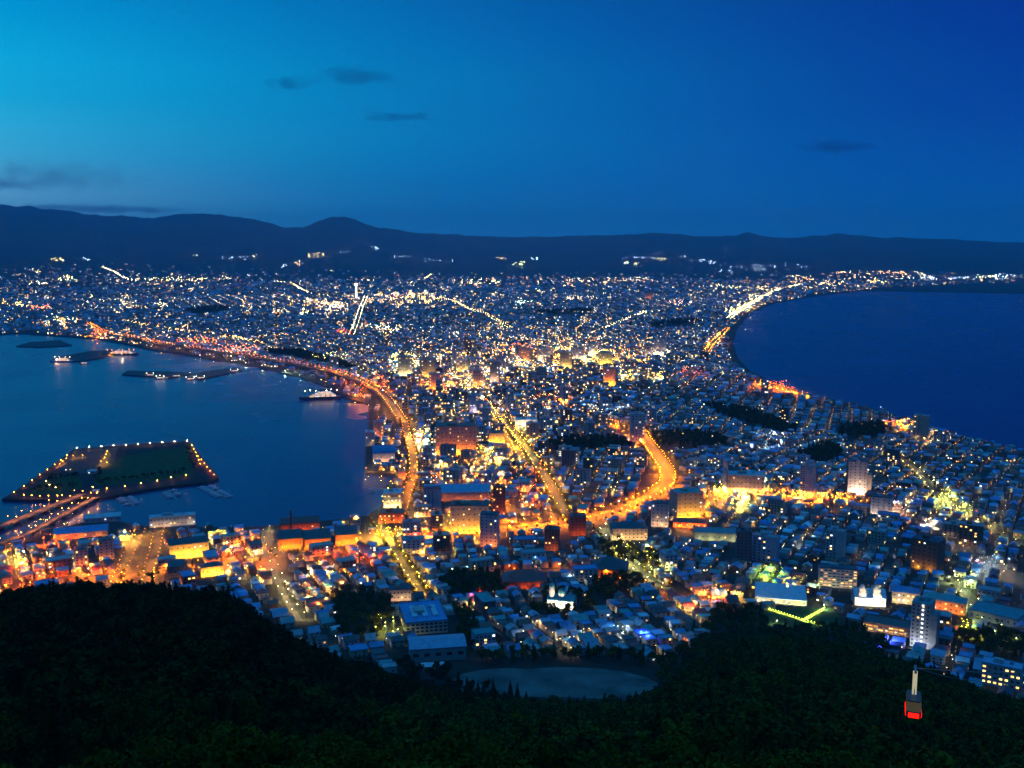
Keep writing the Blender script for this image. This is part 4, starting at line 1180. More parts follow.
# ------------------------------------------------------------------ all the other buildings: too many and too small to count
def mass(idx, name, windows_p, blocks):
    x, y, z, w, d, h, rh, a = X[idx], Y[idx], TZ[idx] - .3, BW[idx], BD[idx], BH[idx], RH[idx], BR[idx]
    n = len(idx)
    c, s = np.cos(a), np.sin(a)
    def pt(u, v, zz):
        return np.stack([x + u * c - v * s, y + u * s + v * c, z + zz], -1)
    hw, hd = w / 2, d / 2
    V = np.stack([pt(-hw, -hd, 0), pt(hw, -hd, 0), pt(hw, hd, 0), pt(-hw, hd, 0), pt(-hw, -hd, h), pt(hw, -hd, h), pt(hw, hd, h), pt(-hw, hd, h), pt(-hw, 0 * hd, h + rh + .02), pt(hw, 0 * hd, h + rh + .02)], 1)
    B = np.arange(n)[:, None] * 10
    tw = np.array(list(WALLS.values()))[WI[idx]] * nr.uniform(.4, .95, (n, 1))
    tr = np.array(list(ROOFS.values()))[RI[idx]] * nr.uniform(.8, 1.75, (n, 1))
    quads = [(0, 1, 5, 4), (2, 3, 7, 6), (1, 2, 6, 5), (3, 0, 4, 7)]
    qs, ts = [], []
    for q in quads:
        qs.append(B + np.array(q)); ts.append(tw)
    for q in ((4, 5, 9, 8), (6, 7, 8, 9)):
        qs.append(B + np.array(q)); ts.append(tr)
    tri = []
    tt = []
    for q in ((5, 6, 9), (7, 4, 8)):
        tri.append(B + np.array(q)); tt.append(tw)
    Q, T = np.concatenate(qs), np.concatenate(tt)
    tints = [np.concatenate(ts), T]
    polys = [Q, np.concatenate(tri)]
    mi = [np.zeros(len(Q)), np.zeros(len(T))]
    # lit windows, a shade proud of the wall
    Vw, Tw = [], []
    rows = np.maximum(1, (h / 3.1).astype(int)) if blocks else np.ones(n, int)
    cols = 4 if blocks else 2
    dd = D[idx]
    dtf = DTF[idx]
    grow = np.clip(dd / 2200.0, 1, 3.6) ** .8
    for side in range(4):
        L_ = w if side < 2 else d
        for k in range(int(rows.max()) if blocks else 2):
            for cc in range(cols):
                m = nr.random(n) < windows_p * (1.0 + .5 * (dd > 2500) + 2.2 * dtf)
                m &= (rows > k) if blocks else ((h > 3 + 2.6 * k))
                if not m.any():
                    continue
                j = np.nonzero(m)[0]
                uu = L_[j] * ((cc + .5) / cols - .5)
                zz = 1.6 + 3.0 * k if blocks else 1.7 + 2.5 * k
                ww, hh_ = .85 * grow[j], .65 * np.minimum(grow[j], 2.2)
                e = .12 + dd[j] * 3e-5
                xs, ys, aa = x[j], y[j], a[j]
                if side == 0: ox, oy, tx, ty = uu, -hd[j] - e, 1, 0
                elif side == 1: ox, oy, tx, ty = uu, hd[j] + e, -1, 0
                elif side == 2: ox, oy, tx, ty = -hw[j] - e, uu, 0, -1
                else: ox, oy, tx, ty = hw[j] + e, uu, 0, 1
                cj, sj = c[j], s[j]
                quad = []
                for su, sz in ((-1, -1), (1, -1), (1, 1), (-1, 1)):
                    u_, v_ = ox + tx * su * ww, oy + ty * su * ww
                    quad.append(np.stack([xs + u_ * cj - v_ * sj, ys + u_ * sj + v_ * cj, z[j] + zz + np.where(sz > 0, hh_, -hh_)], -1))
                Vw.append(np.stack(quad, 1).reshape(-1, 3))
                pal = np.array([Y_, W_, C_, O_, (1, .8, .45)])
                col = pal[nr.choice(5, len(j), p=[.22, .3, .16, .10, .22])]
                col = np.where((nr.random(len(j)) < dtf[j] * .7)[:, None], np.array([1, .40, .04]), col)
                Tw.append(col * (1 + 2.0 * dtf[j])[:, None] * (nr.gamma(1.6, 1.0, len(j)) * 2.2 + .6)[:, None])
    Vw = np.concatenate(Vw)
    Tw = np.concatenate(Tw)
    nb = len(V) * 10
    qw = nb + np.arange(len(Vw)).reshape(-1, 4)
    V = np.concatenate([V.reshape(-1, 3), Vw])
    polys = [polys[0], qw, polys[1]]
    tints = np.concatenate([tints[0], Tw, tints[1]])
    mi = np.concatenate([mi[0], np.ones(len(qw)), mi[1]])
    o = put(name, np_mesh(name, V, polys, [M_MASS, M_WIN], tints, mi))
    o['kind'] = 'stuff'
    return o
M_MASS = surf('painted_walls_and_roofs', (.3, .3, .3), .7, .15, .3, tint=True, spec=.4)
M_WIN = glow('lit_windows', None, 1.0, False)
hs, as_ = set(H_ONE.tolist()), set(A_ONE.tolist())
mass(np.array([i for i in HI if i not in hs]), 'distant_houses', .10, False)
mass(np.array([i for i in AI if i not in as_]), 'distant_apartment_blocks', .16, True)

# ------------------------------------------------------------------ ordinary street lamps at the block corners
lively = np.where(D > 2100, np.clip((fbm(X / 420, Y / 420, 77, 3) - .30) * 3.4, .22, 1.35), 1.0)
sel = np.nonzero((LT[:, 3] > .5) & (nr.random(n) < lively * np.where(D < 1250, .34, np.where(D < 2100, .46, np.where(D < 4200, .60, np.where(D < 7000, .72, .60))) * np.where((px > 640) & (D < 2600), 2.2, np.where((px > 430) & (D < 2600), 1.4, 1.0)))))[0]
for i in sel:
    t = nr.random()
    col = C_ if t < .24 else W_ if t < .46 else (1, .66, .26) if t < .72 else Y_ if t < .80 else (.85, 1, .5) if t < .88 else O_
    e = float(np.clip(nr.gamma(1.1, 90), 20, 600)) * (1.0 if D[i] < 2100 else 1.6 if D[i] < 4200 else 2.2)
    off = BD[i] / 2 + 3.2
    lamp(X[i] - (BW[i] / 2 + 3.0) * cos(LT[i, 2]), Y[i] - (BW[i] / 2 + 3.0) * sin(LT[i, 2]), TZ[i] - .3, 7.5, col, e)
# the old quarters along the harbour and the middle of town keep their orange sodium lamps
WARM = [(460, 470, 110, 70, .8), (420, 530, 90, 30, .6), (180, 560, 190, 26, .5), (545, 362, 110, 24, .7), (440, 372, 60, 26, .6), (800, 500, 110, 12, .35), (560, 505, 60, 30, .3), (330, 575, 60, 22, .25), (640, 500, 50, 20, .2), (745, 600, 60, 14, .12), (560, 575, 90, 14, .12), (240, 345, 110, 12, .3)]
pw_ = np.zeros(n)
for cx_, cy_, rx, ry, p in WARM:
    pw_ = np.maximum(pw_, p * np.exp(-((px - cx_) / rx) ** 2 - ((py - cy_) / ry) ** 2))
for i in np.nonzero(nr.random(n) < pw_)[0]:
    col = rnd.choice((O_, O_, (1, .30, .02), (1, .42, .05), (1, .6, .2)))
    sd = rnd.choice((-1, 1))
    lamp(X[i] + sd * (BW[i] / 2 + 2.6) * cos(BR[i]), Y[i] + sd * (BW[i] / 2 + 2.6) * sin(BR[i]), TZ[i] - .3, 6.5, col, rnd.uniform(900, 4600) * (1 if D[i] < 2100 else 1.8))
# brighter patches: shopping streets, harbour works, stations, sports grounds
BLOBS = [(356, 399, 14, 3, 16, O_, 1800), (905, 427, 9, 4, 14, O_, 3600), (745, 500, 50, 5, 26, O_, 1800), (830, 502, 40, 4, 24, O_, 1800), (785, 390, 26, 3, 16, O_, 3000), (640, 438, 8, 4, 8, O_, 2500), (612, 426, 12, 4, 12, O_, 2400), (560, 402, 10, 4, 12, O_, 1800), (30, 575, 30, 10, 16, O_, 1000), (250, 560, 40, 8, 20, O_, 900), (390, 500, 10, 14, 14, (1, .6, .15), 1300), (440, 445, 40, 10, 30, (1, .35, .03), 1900), (430, 480, 30, 8, 16, O_, 1500), (500, 490, 16, 14, 18, O_, 1500), (58, 262, 8, 1.5, 9, W_, 2500), (87, 261, 4, 1.5, 4, C_, 2500), (35, 274, 6, 2, 6, W_, 2500), (66, 281, 9, 3, 10, W_, 2500), (38, 287, 10, 2, 8, W_, 2000), (20, 305, 5, 3, 8, (1, .75, .2), 3500), (4, 304, 4, 2, 5, Y_, 2500), (40, 309, 12, 2, 12, (1, .3, .12), 1800),
         (66, 322, 13, 2.5, 16, (1, .78, .3), 3000), (161, 307, 8, 2.5, 10, W_, 3000), (185, 282, 40, 2.5, 34, W_, 2200), (110, 305, 30, 10, 26, W_, 1500), (226, 280, 4, 1.5, 4, W_, 3000), (195, 258, 3, 1, 3, W_, 1600), (235, 260, 18, 2, 8, C_, 1200), (255, 258, 3, 1, 3, W_, 2500),
         (298, 265, 5, 3, 8, W_, 2200), (313, 258, 8, 3, 10, W_, 1800), (322, 256, 6, 1.5, 5, W_, 2500), (375, 250, 6, 1.5, 6, C_, 1800), (285, 268, 4, 2, 5, C_, 1500), (345, 255, 8, 2, 4, C_, 900), (400, 258, 12, 1.5, 6, C_, 900), (440, 262, 20, 2, 8, C_, 700), (518, 265, 7, 2, 11, (.95, 1, .5), 3000), (535, 261, 4, 1.5, 4, C_, 1500), (500, 260, 6, 1.5, 6, W_, 1200),
         (626, 265, 3, 1.2, 5, (.95, 1, .75), 5000), (637, 266, 3, 1, 4, W_, 4000), (662, 261, 4, 1.2, 5, W_, 3000), (640, 260, 20, 1, 9, C_, 900), (712, 264, 5, 1.5, 6, C_, 1500), (700, 262, 14, 1.5, 8, C_, 800), (740, 272, 30, 3, 14, C_, 1000), (780, 268, 30, 4, 12, C_, 700), (690, 258, 10, 1, 3, C_, 900), (658, 255, 3, 1, 2, C_, 700),
         (480, 283, 22, 4, 34, (1, .85, .45), 2200), (570, 285, 10, 4, 20, (1, .7, .4), 3000), (600, 281, 60, 2, 40, (1, .75, .5), 1800), (640, 280, 10, 2, 10, (1, .8, .5), 2500), (585, 300, 20, 1.5, 16, W_, 3000), (545, 292, 12, 1.5, 12, W_, 2400), (524, 304, 8, 1.5, 7, (.9, 1, .6), 2000), (648, 297, 4, 2, 5, O_, 2500), (645, 315, 8, 1.5, 10, W_, 3000),
         (720, 288, 18, 2, 22, W_, 2200), (680, 305, 12, 2, 14, (1, .55, .35), 1500), (745, 290, 20, 3, 22, W_, 1500), (755, 300, 8, 5, 20, (1, .85, .5), 3500), (745, 309, 10, 5, 24, (1, .78, .38), 3500), (732, 314, 8, 4, 18, (1, .75, .3), 3000), (715, 340, 6, 8, 14, (1, .42, .12), 2600), (770, 291, 10, 4, 24, (1, .75, .38), 3200),
         (800, 281, 16, 3, 26, (1, .65, .3), 2800), (830, 285, 16, 2.5, 18, (1, .72, .35), 2400), (878, 283, 9, 2, 24, (1, .75, .25), 5000), (870, 275, 40, 1.5, 22, (1, .6, .35), 1800), (820, 290, 20, 2, 16, W_, 1500), (900, 276, 16, 2, 10, (1, .6, .3), 1600), (985, 279, 12, 1.5, 11, (1, .95, .6), 1500), (960, 281, 60, 1.2, 22, C_, 800), (1010, 278, 14, 1.5, 10, C_, 1200), (915, 281, 25, 1, 10, C_, 900),
         (330, 307, 14, 4, 46, (1, .68, .45), 2800), (305, 314, 4, 3, 10, (1, .72, .3), 3500), (278, 313, 10, 1.5, 9, W_, 1000), (398, 298, 14, 3, 22, (1, .5, .35), 1600), (425, 301, 20, 5, 44, (1, .78, .28), 1800), (388, 331, 14, 4, 26, (1, .72, .4), 1700), (345, 335, 10, 2.5, 12, O_, 1300), (366, 330, 8, 2, 8, (1, .7, .4), 1300),
         (405, 366, 16, 10, 44, (1, .78, .3), 1500), (440, 370, 26, 14, 60, (1, .62, .3), 1400), (480, 380, 24, 12, 44, (1, .55, .25), 1200), (500, 372, 16, 8, 20, (1, .72, .5), 1100), (440, 389, 20, 4, 24, O_, 2200), (465, 390, 18, 3, 18, (1, .62, .2), 1800), (378, 386, 14, 5, 16, O_, 2300),
         (520, 352, 12, 5, 30, O_, 2200), (545, 358, 14, 5, 40, (1, .5, .12), 2600), (566, 352, 10, 10, 34, (1, .6, .2), 2400), (575, 366, 14, 6, 34, (1, .65, .2), 2200), (603, 360, 14, 6, 40, (1, .62, .14), 2600), (515, 365, 12, 6, 20, W_, 1400), (535, 372, 20, 6, 26, W_, 900), (655, 350, 12, 6, 20, (1, .65, .35), 1200), (657, 355, 12, 1.5, 14, W_, 2000), (625, 379, 8, 2, 12, (1, .75, .25), 2200), (660, 380, 7, 3, 14, (1, .72, .2), 2400), (690, 376, 16, 4, 8, (1, .22, .1), 700),
         (512, 410, 40, 14, 60, (1, .7, .45), 520), (470, 412, 30, 6, 26, W_, 800), (600, 408, 30, 10, 26, C_, 500), (545, 400, 14, 5, 14, (1, .35, .12), 1100),
         (418, 440, 13, 8, 26, (1, .62, .2), 1700), (424, 446, 8, 4, 10, (1, .8, .5), 2200), (470, 453, 24, 3, 26, (1, .62, .1), 1800), (500, 462, 14, 10, 26, (1, .6, .14), 1700), (522, 440, 10, 10, 26, (1, .58, .08), 1900), (540, 480, 20, 16, 24, O_, 900), (530, 500, 14, 8, 16, O_, 1200), (388, 538, 16, 6, 22, (1, .6, .1), 1500), (430, 540, 16, 6, 14, O_, 900), (455, 528, 14, 4, 10, (1, .55, .06), 1600),
         (690, 498, 16, 5, 12, O_, 1300), (728, 494, 16, 5, 22, (1, .66, .1), 2000), (738, 505, 12, 10, 22, (1, .72, .2), 1400), (760, 486, 8, 4, 12, (1, .8, .25), 1800), (790, 497, 20, 4, 16, (1, .5, .1), 1100), (825, 502, 30, 4, 22, (1, .55, .1), 1300), (890, 512, 18, 6, 14, (1, .6, .4), 700), (928, 526, 4, 3, 5, (1, .75, .6), 1800), (945, 500, 6, 9, 14, (.95, .95, .25), 700), (960, 508, 12, 6, 14, (.95, .95, .3), 700),
         (905, 427, 9, 5, 18, (1, .42, .05), 2600), (890, 426, 10, 2, 8, O_, 1400), (888, 410, 10, 4, 10, C_, 500), (785, 389, 26, 3, 22, O_, 1200), (770, 445, 20, 10, 22, C_, 350), (930, 440, 16, 6, 16, W_, 420),
         (630, 558, 28, 12, 26, (1, .9, .3), 260), (655, 570, 14, 8, 12, (1, .85, .3), 300), (770, 580, 16, 8, 20, (.72, 1, .14), 150), (800, 590, 20, 8, 16, (1, .85, .25), 170), (888, 647, 3, 2, 5, B_, 900), (645, 642, 7, 3, 4, B_, 420), (722, 604, 12, 4, 6, (1, .12, .10), 420), (478, 600, 8, 4, 4, (1, .1, .12), 260), (715, 598, 14, 5, 10, (1, .38, .12), 800), (735, 602, 8, 4, 8, (1, .7, .2), 900), (965, 585, 10, 8, 8, (.9, 1, .4), 320), (985, 570, 20, 10, 16, C_, 260), (930, 633, 3, 3, 0, Y_, 0), (963, 632, 6, 5, 7, (1, .9, .1), 700),
         (388, 632, 14, 12, 10, (.95, .95, .25), 360), (345, 560, 30, 10, 18, O_, 700), (245, 545, 20, 6, 14, O_, 1000), (225, 540, 14, 4, 8, Y_, 900), (130, 540, 12, 5, 9, (1, .6, .12), 700), (15, 562, 14, 6, 12, (1, .6, .12), 1400), (100, 575, 30, 6, 16, O_, 800), (35, 590, 20, 6, 10, O_, 1100), (60, 545, 20, 5, 10, O_, 700), (320, 600, 16, 10, 10, (1, .5, .12), 420), (310, 590, 10, 8, 4, (1, .3, .1), 700),
         (620, 640, 16, 6, 6, C_, 160), (520, 585, 18, 3, 5, (1, .4, .1), 700), (690, 620, 18, 8, 6, (1, .7, .3), 260), (560, 640, 40, 10, 8, W_, 130), (100, 337, 10, 3, 14, O_, 1600), (120, 352, 12, 1.5, 16, (1, .5, .15), 1800), (195, 344, 26, 3, 18, O_, 1300), (240, 352, 20, 3, 18, (1, .35, .18), 1300), (330, 360, 20, 4, 18, (1, .85, .35), 600), (355, 391, 14, 3, 10, O_, 900)]
for bx, by, rx, ry, k, col_, e in BLOBS:
    col_ = tuple(c ** 1.45 for c in col_)
    for _ in range(int(k * (1.6 if by < 400 else 1.15))):
        r_, a_ = sqrt(rnd.random()), rnd.uniform(0, 2 * pi)
        col = col_
        q = gp(bx + rx * r_ * cos(a_), by + ry * r_ * sin(a_))
        far = math.hypot(q[0], q[1])
        z = q[2] + (14.0 if far > 7000 and q[2] > 3.5 else 0)
        if far < 7500 and not bool(in_poly(np.array([q[0]]), np.array([q[1]]), LAND)[0]):
            continue
        lamp(q[0], q[1], max(z, 3.0), 8 if far < 2300 else rnd.uniform(9, 20), col, e * rnd.uniform(.8, 2.6))

for px, nm in (([(766, 609), (785, 615), (803, 621)], 'western arm of the bright green lawn path'), ([(803, 621), (814, 615), (825, 609)], 'eastern arm of the bright green lawn path'), ([(803, 621), (815, 624), (826, 628)], 'short lower arm of the bright green lawn path')):
    P2, Nn, Z = road('path', px, 3.0, m_plaza)
    ROADS[nm] = (P2, 3)
    for k, (x, y, zz) in enumerate(along(P2, Nn, Z, 3.4, 1, 0.2, 1)):
        lamp(x, y, zz, 1.6, (.75, 1, .08), 95, (nm, 1), k)
structure(flat_poly('lawn', LAWN, m_lawn))
lamp(*gp(824, 609), 4, (1, 1, .6), 900, ('eastern end of the bright green lawn path', 1), 0)
lamp(*gp(777, 625), 4, (1, .85, .5), 500, ('near edge of the lit lawn', 1), 0)
# ------------------------------------------------------------------ street lamps: the 300 nearest one by one, the others as one
def bulb_geo(r):
    """shaded lamp: softly glowing cap above (8 faces), bright flat lens facing the ground (last face pair)"""
    v = [(r * cos(k * pi / 2), r * sin(k * pi / 2), 0) for k in range(4)] + [(0, 0, r * .9)]
    return np.array(v), np.array([(0, 1, 4), (1, 2, 4), (2, 3, 4), (3, 0, 4), (1, 0, 3), (1, 3, 2)])

def in_view(l):
    u, v, _ = project(l[0], l[1], l[2] + l[3])
    return 0 < u < 1024 and v < np.interp(float(u), EDGE[:, 0], EDGE[:, 1]) + 6
LAMPS = [l for l in LAMPS if in_view(l)]
order = sorted(range(len(LAMPS)), key=lambda i: math.hypot(LAMPS[i][0], LAMPS[i][1]) + (-3000 if LAMPS[i][6] and 'of the island' in LAMPS[i][6][0] else -400 if LAMPS[i][6] and ('island' in LAMPS[i][6][0] or 'boulevard' in LAMPS[i][6][0]) else 0 if LAMPS[i][6] else 250))
ONE = set(order[:300])
LAMP_GAIN, CAP_GAIN, CAP_FAR = 4.2, 3.2, 1.15
M_POLE = surf('lamp_pole_paint', (.12, .13, .14), .5, .1, .5, metallic=.4)
HEADS, POLES = {}, {}
def cap_power(e, d):
    """how bright the shade itself looks"""
    return float(np.clip(np.clip(e / 700.0, .5, 3.2) ** .7 * CAP_GAIN / (.45 * 1000.0 / d) ** 2, 1.0, 60.0))
def head_mesh(col, e, d, boost=1.0):
    lev = max(30, round(e / 30) * 30) if e < 300 else round(e / 150) * 150
    cap = round(cap_power(e, d) * boost * 2) / 2
    key = (col, lev, cap)
    if key not in HEADS:
        v, f = bulb_geo(.45)
        HEADS[key] = np_mesh('lamp_head', v, [f], [glow('lamp_shade', col, cap, False), glow('lamp_lens', col, lev * LAMP_GAIN)], mat_idx=[0, 0, 0, 0, 1, 1])
    return HEADS[key]
def pole_mesh(h):
    if h not in POLES:
        POLES[h] = MB().tube((0, 0, 0), (0, 0, h - .35), .11, 6, .07).box(-.5, .5, -.16, .16, h + .44, h + .56).tube((-.45, 0, h - .4), (-.45, 0, h + .46), .05, 5).tube((.45, 0, h - .4), (.45, 0, h + .46), .05, 5).box(-.5, .5, -.06, .06, h - .48, h - .36).mesh('street_lamp', M_POLE)
    return POLES[h]
COLNAME = {O_: 'orange', Y_: 'yellow', W_: 'warm white', C_: 'cool white', G_: 'green', R_: 'red', B_: 'blue'}
def colname(c):
    if c in COLNAME:
        return COLNAME[c]
    if c[2] > .4: return 'warm white'
    if c[1] > .82: return 'yellow-green'
    if c[1] > .58: return 'golden'
    return 'orange'
todo = []
for i in sorted(ONE):
    lx, ly, lz, h, col, e, rd, k = LAMPS[i]
    o = put('street_lamp', pole_mesh(h), None, (lx, ly, lz), rnd.uniform(0, 3.1))
    put('lamp_head', head_mesh(tuple(c ** 1.3 for c in col) if rd and 'of the island' in rd[0] else col, e, math.hypot(lx, ly), 7.5 if rd and 'of the island' in rd[0] else 3.0 if rd and 'island' in rd[0] else 1.6 if rd else 1.0), o, (0, 0, h), None, (1.3, 1.3, 1.3) if rd and 'of the island' in rd[0] else None)
    cn = colname(col)
    if rd:
        phrase, sd = rd
        u = float(project(lx, ly, lz)[0])
        def fn(q, o=o, cn=cn, phrase=phrase, sd=sd):
            side = ', near kerb' if sd > 0 else ', far kerb'
            tag(o, f'{q or "first "}{cn} lamp counted along the {phrase}{side if not any(w in phrase for w in ("of the island", "forecourt", "the island lawn", "lawn path", "lit lawn")) else ""}', 'street lamp', 'street lamps of the ' + phrase)
        todo.append(((cn, phrase, sd), math.hypot(lx, ly), fn))
    else:
        p, side, dist = relation(lx, ly, lz)
        def fn(q, o=o, cn=cn, p=p, side=side):
            tag(o, f'{q}nearest {cn} street lamp {side} {p}', 'street lamp', 'street lamps between the houses')
        todo.append(((cn, p, side), dist, fn))
ranked(todo)

rest = [LAMPS[i] for i in order[300:]]
A = np.array([(l[0], l[1], l[2], l[3], *l[4], l[5]) for l in rest])
dd = np.hypot(A[:, 0], A[:, 1])
R = .45 * np.clip(dd / 2000.0, 1, 4.5) ** .9                     # far lamps enlarged with distance so that they still show
Ee = A[:, 7] * (.45 / R) ** 2 * np.clip(dd / 2600.0, 1, 2.5) * LAMP_GAIN * np.where(dd > 6000, .2, 1.0)
bv, bf = bulb_geo(1.0)
n = len(A)
C0 = A[:, :3] + np.stack([0 * dd, 0 * dd, A[:, 3]], -1)
V1 = (C0[:, None, :] + bv[None] * R[:, None, None]).reshape(-1, 3)
F1 = (np.arange(n)[:, None, None] * 5 + bf[None]).reshape(-1, 3)
area_px = (R * 1000.0 / dd) ** 2 * 1.1                            # the shade's size in the picture, to keep far lamps from all looking alike
look = np.clip(A[:, 7] / 600.0, .16, 9) ** .95 * np.where(A[:, 2] > 18, 2.0, 1.0) * np.where((dd > 7000) & (A[:, 2] > 18), 1.6, 1.0) * np.array([10.0 if l[6] and 'island' in l[6][0] else 1.0 for l in rest]) * nr.gamma(2.2, .45, n)
cap = np.clip(look * CAP_FAR / area_px, 1.0, np.where(A[:, 2] > 18, 130.0, 75.0))
T1 = np.repeat(A[:, None, 4:7], 6, 1) * np.concatenate([np.repeat(cap[:, None], 4, 1), np.repeat(Ee[:, None], 2, 1)], 1)[:, :, None]
T1 = T1.reshape(-1, 3)
pw = .10 + R * .08
tri = np.array([(cos(a), sin(a)) for a in (0, 2.1, 4.2)])
V2 = np.zeros((n, 6, 3))
for k in range(3):
    for q, zz in ((0, 0.0), (1, 1.0)):
        V2[:, k + 3 * q, 0] = A[:, 0] + tri[k, 0] * pw
        V2[:, k + 3 * q, 1] = A[:, 1] + tri[k, 1] * pw
        V2[:, k + 3 * q, 2] = A[:, 2] + zz * (A[:, 3] - R)
F2 = np.concatenate([len(V1) + np.arange(n)[:, None] * 6 + np.array(q) for q in ((0, 1, 4, 3), (1, 2, 5, 4), (2, 0, 3, 5))])
near_m = np.where(np.tile([True] * 4 + [False] * 2, n), 1, np.where(np.repeat(dd < 3600, 6), 0, 1))
o = put('distant_street_lamps', np_mesh('distant_street_lamps', np.concatenate([V1, V2.reshape(-1, 3)]), [F1, F2], [glow('lamp_lenses', None, 1.0, True), glow('lamp_shades', None, 1.0, False), M_POLE],
        np.concatenate([T1, np.zeros((len(F2), 3))]), np.concatenate([near_m, np.full(len(F2), 2)])))
o['kind'] = 'stuff'

# ------------------------------------------------------------------ floodlights standing before the lit facades
FL_MESH = {}
FLOOD_GAIN = .34
for X_, Y_p, Z_, rz, col, e, wh_, label, i, nn in FLOODS:
    s = 1.0 if math.hypot(X_, Y_p) < 1800 else 1.7
    key = (col, round(e / 100), i % 3)
    if key not in FL_MESH:
        FL_MESH[key] = (MB().add([(-.62, .401, -.42), (.62, .401, -.42), (.62, .401, .42), (-.62, .401, .42)], [(3, 2, 1, 0)]).mesh('lens', glow('floodlight_beam', col, e * FLOOD_GAIN * rnd.uniform(.6, 1.4))),
                        MB().box(-.7, .7, 0, .38, -.5, .5).add([(-.7, .38, .5), (.7, .38, .5), (.7, .75, .62), (-.7, .75, .62)], [(0, 1, 2, 3)]).mesh('housing', M_POLE))
    lens, hous = FL_MESH[key]
    place = 'only' if nn == 1 else ['first', 'second', 'third', 'fourth', 'fifth', 'sixth', 'seventh', 'eighth'][i]
    short = ' '.join(label.replace(',', '').split()[:7])
    while short.split()[-1] in ('with', 'a', 'the', 'of', 'and', 'in', 'its', 'by', 'to', 'on', 'deep', 'under', 'at', 'an', 'behind', 'beside', 'above', 'before', 'left', 'one', 'two', 'lit'):
        short = ' '.join(short.split()[:-1])
    o = put('floodlight', hous, None, (X_, Y_p, Z_ + 1.1), rz, (s, s, s))
    o.rotation_euler = (radians(38 if 'church' in label and 'white church' in label else 24 if wh_ > 12 else 14), 0, rz)
    put('lens', lens, o)
    tag(o, f'{place} floodlight from the left, before {short}', 'floodlight', 'floodlights before the lit facades')
# ------------------------------------------------------------------ trees
def leaf_mat(name, col, tint=False):
    m = surf(name, col, .9, .35, .6, tint=tint, spec=.08, per_object=0.0 if tint else .35)
    return m
M_LEAF = [leaf_mat('dark_leaves', (.028, .034, .002)), leaf_mat('olive_leaves', (.062, .060, .003)), leaf_mat('pine_needles', (.018, .028, .003))]
M_LEAFS = leaf_mat('mixed_leaves', (.02, .04, .01), True)
M_BARK = surf('tree_bark', (.045, .035, .028), .95, .3, 1.5)

def crown_pts(q, n, h, rad, conifer=False):
    """leaf positions and outward directions of one crown whose foot is at 0"""
    if conifer:
        t = q.random(n) ** .6
        z = h * (.12 + .88 * (1 - t))
        a = q.uniform(0, 2 * pi, n)
        rr = rad * t * (0.55 + .45 * np.abs(np.sin(z * 3.2 + a))) * q.uniform(.6, 1.05, n)
        Pn = np.stack([rr * np.cos(a), rr * np.sin(a), z], 1)
        Dn = np.stack([np.cos(a), np.sin(a), np.full(n, .25)], 1)
        return Pn, Dn
    k = int(q.integers(9, 15))
    c = q.normal(size=(k, 3))
    c /= np.linalg.norm(c, axis=1)[:, None]
    c *= q.uniform(.25, .8, (k, 1))
    c[:, 2] = c[:, 2] * .8
    cc = c * np.array([rad, rad, h * .34]) + np.array([0, 0, h * .64])
    cr = rad * q.uniform(.30, .52, k)
    w = cr ** 2 / (cr ** 2).sum()
    ci = q.choice(k, n, p=w)
    u = q.normal(size=(n, 3))
    u /= np.linalg.norm(u, axis=1)[:, None]
    u[:, 2] = np.where(q.random(n) < .65, np.abs(u[:, 2]), u[:, 2])
    Pn = cc[ci] + u * cr[ci, None] * q.uniform(.72, 1.06, (n, 1))
    return Pn, u

def leaf_quads(q, Pn, Dn, size):
    n = len(Pn)
    Dn = Dn + q.normal(size=(n, 3)) * .55
    Dn /= np.linalg.norm(Dn, axis=1)[:, None]
    t = np.cross(Dn, q.normal(size=(n, 3)))
    t /= np.linalg.norm(t, axis=1)[:, None] + 1e-9
    b = np.cross(Dn, t)
    s = size * q.uniform(.6, 1.3, (n, 1))
    return np.stack([Pn - t * s * .9, Pn - b * s * .55, Pn + t * s * .9, Pn + b * s * .55], 1)

def trunk_geo(h, r=.22):
    m = MB().tube((0, 0, -1.5), (0, 0, h * .55), r, 6, r * .5)
    for a in (0.3, 2.3, 4.4):
        m.tube((0, 0, h * .38), (cos(a) * h * .16, sin(a) * h * .16, h * .62), r * .45, 5, r * .15)
    return m

LEAF_TONE = ((0, 3, 6, 4, 2), (1, 5, 7, 5, 1))        # darker set, lighter set: uneven light on the slope put in leaf colour
PROTO = []
for k in range(8):
    q = np.random.default_rng(100 + k)
    con = k in (3, 6)
    h = 12.5 if con else 10.5
    Pn, Dn = crown_pts(q, 1500, h, 2.6 if con else 3.9, con)
    Vq = leaf_quads(q, Pn, Dn, .34)
    me = np_mesh('crown', Vq.reshape(-1, 3), [np.arange(len(Vq) * 4).reshape(-1, 4)], [M_LEAF[2 if con else k % 2]])
    PROTO.append((me, trunk_geo(h).mesh('trunk', M_BARK), con))

# the wooded slope
g = np.arange(-560, 560, 6.3)
GX, GY = np.meshgrid(g, np.arange(40, 760, 6.3))
GX = GX + nr.uniform(-2.6, 2.6, GX.shape)
GY = GY + nr.uniform(-2.6, 2.6, GY.shape)
GX, GY = GX.ravel(), GY.ravel()
GD = np.hypot(GX, GY)
hz = hill_h(GX, GY)
de = np.interp(np.arctan2(GX, GY), E_AZ, E_D)
m = (GD > 75) & (GD < de + 26) & (hz + TREE_H > town_h(GD) - 4)
gz = near_h(GX, GY)
u, v, dp = project(GX, GY, gz + 9)
m &= (u > -60) & (u < 1084) & (v < 860)
m &= ~in_poly(GX, GY, YARD)
for fx, fy, fr in FOOT:
    m &= np.hypot(GX - fx, GY - fy) > fr * .8
GX, GY, GZ, GD, GU = GX[m], GY[m], gz[m], GD[m], u[m]
GVv = v[m]

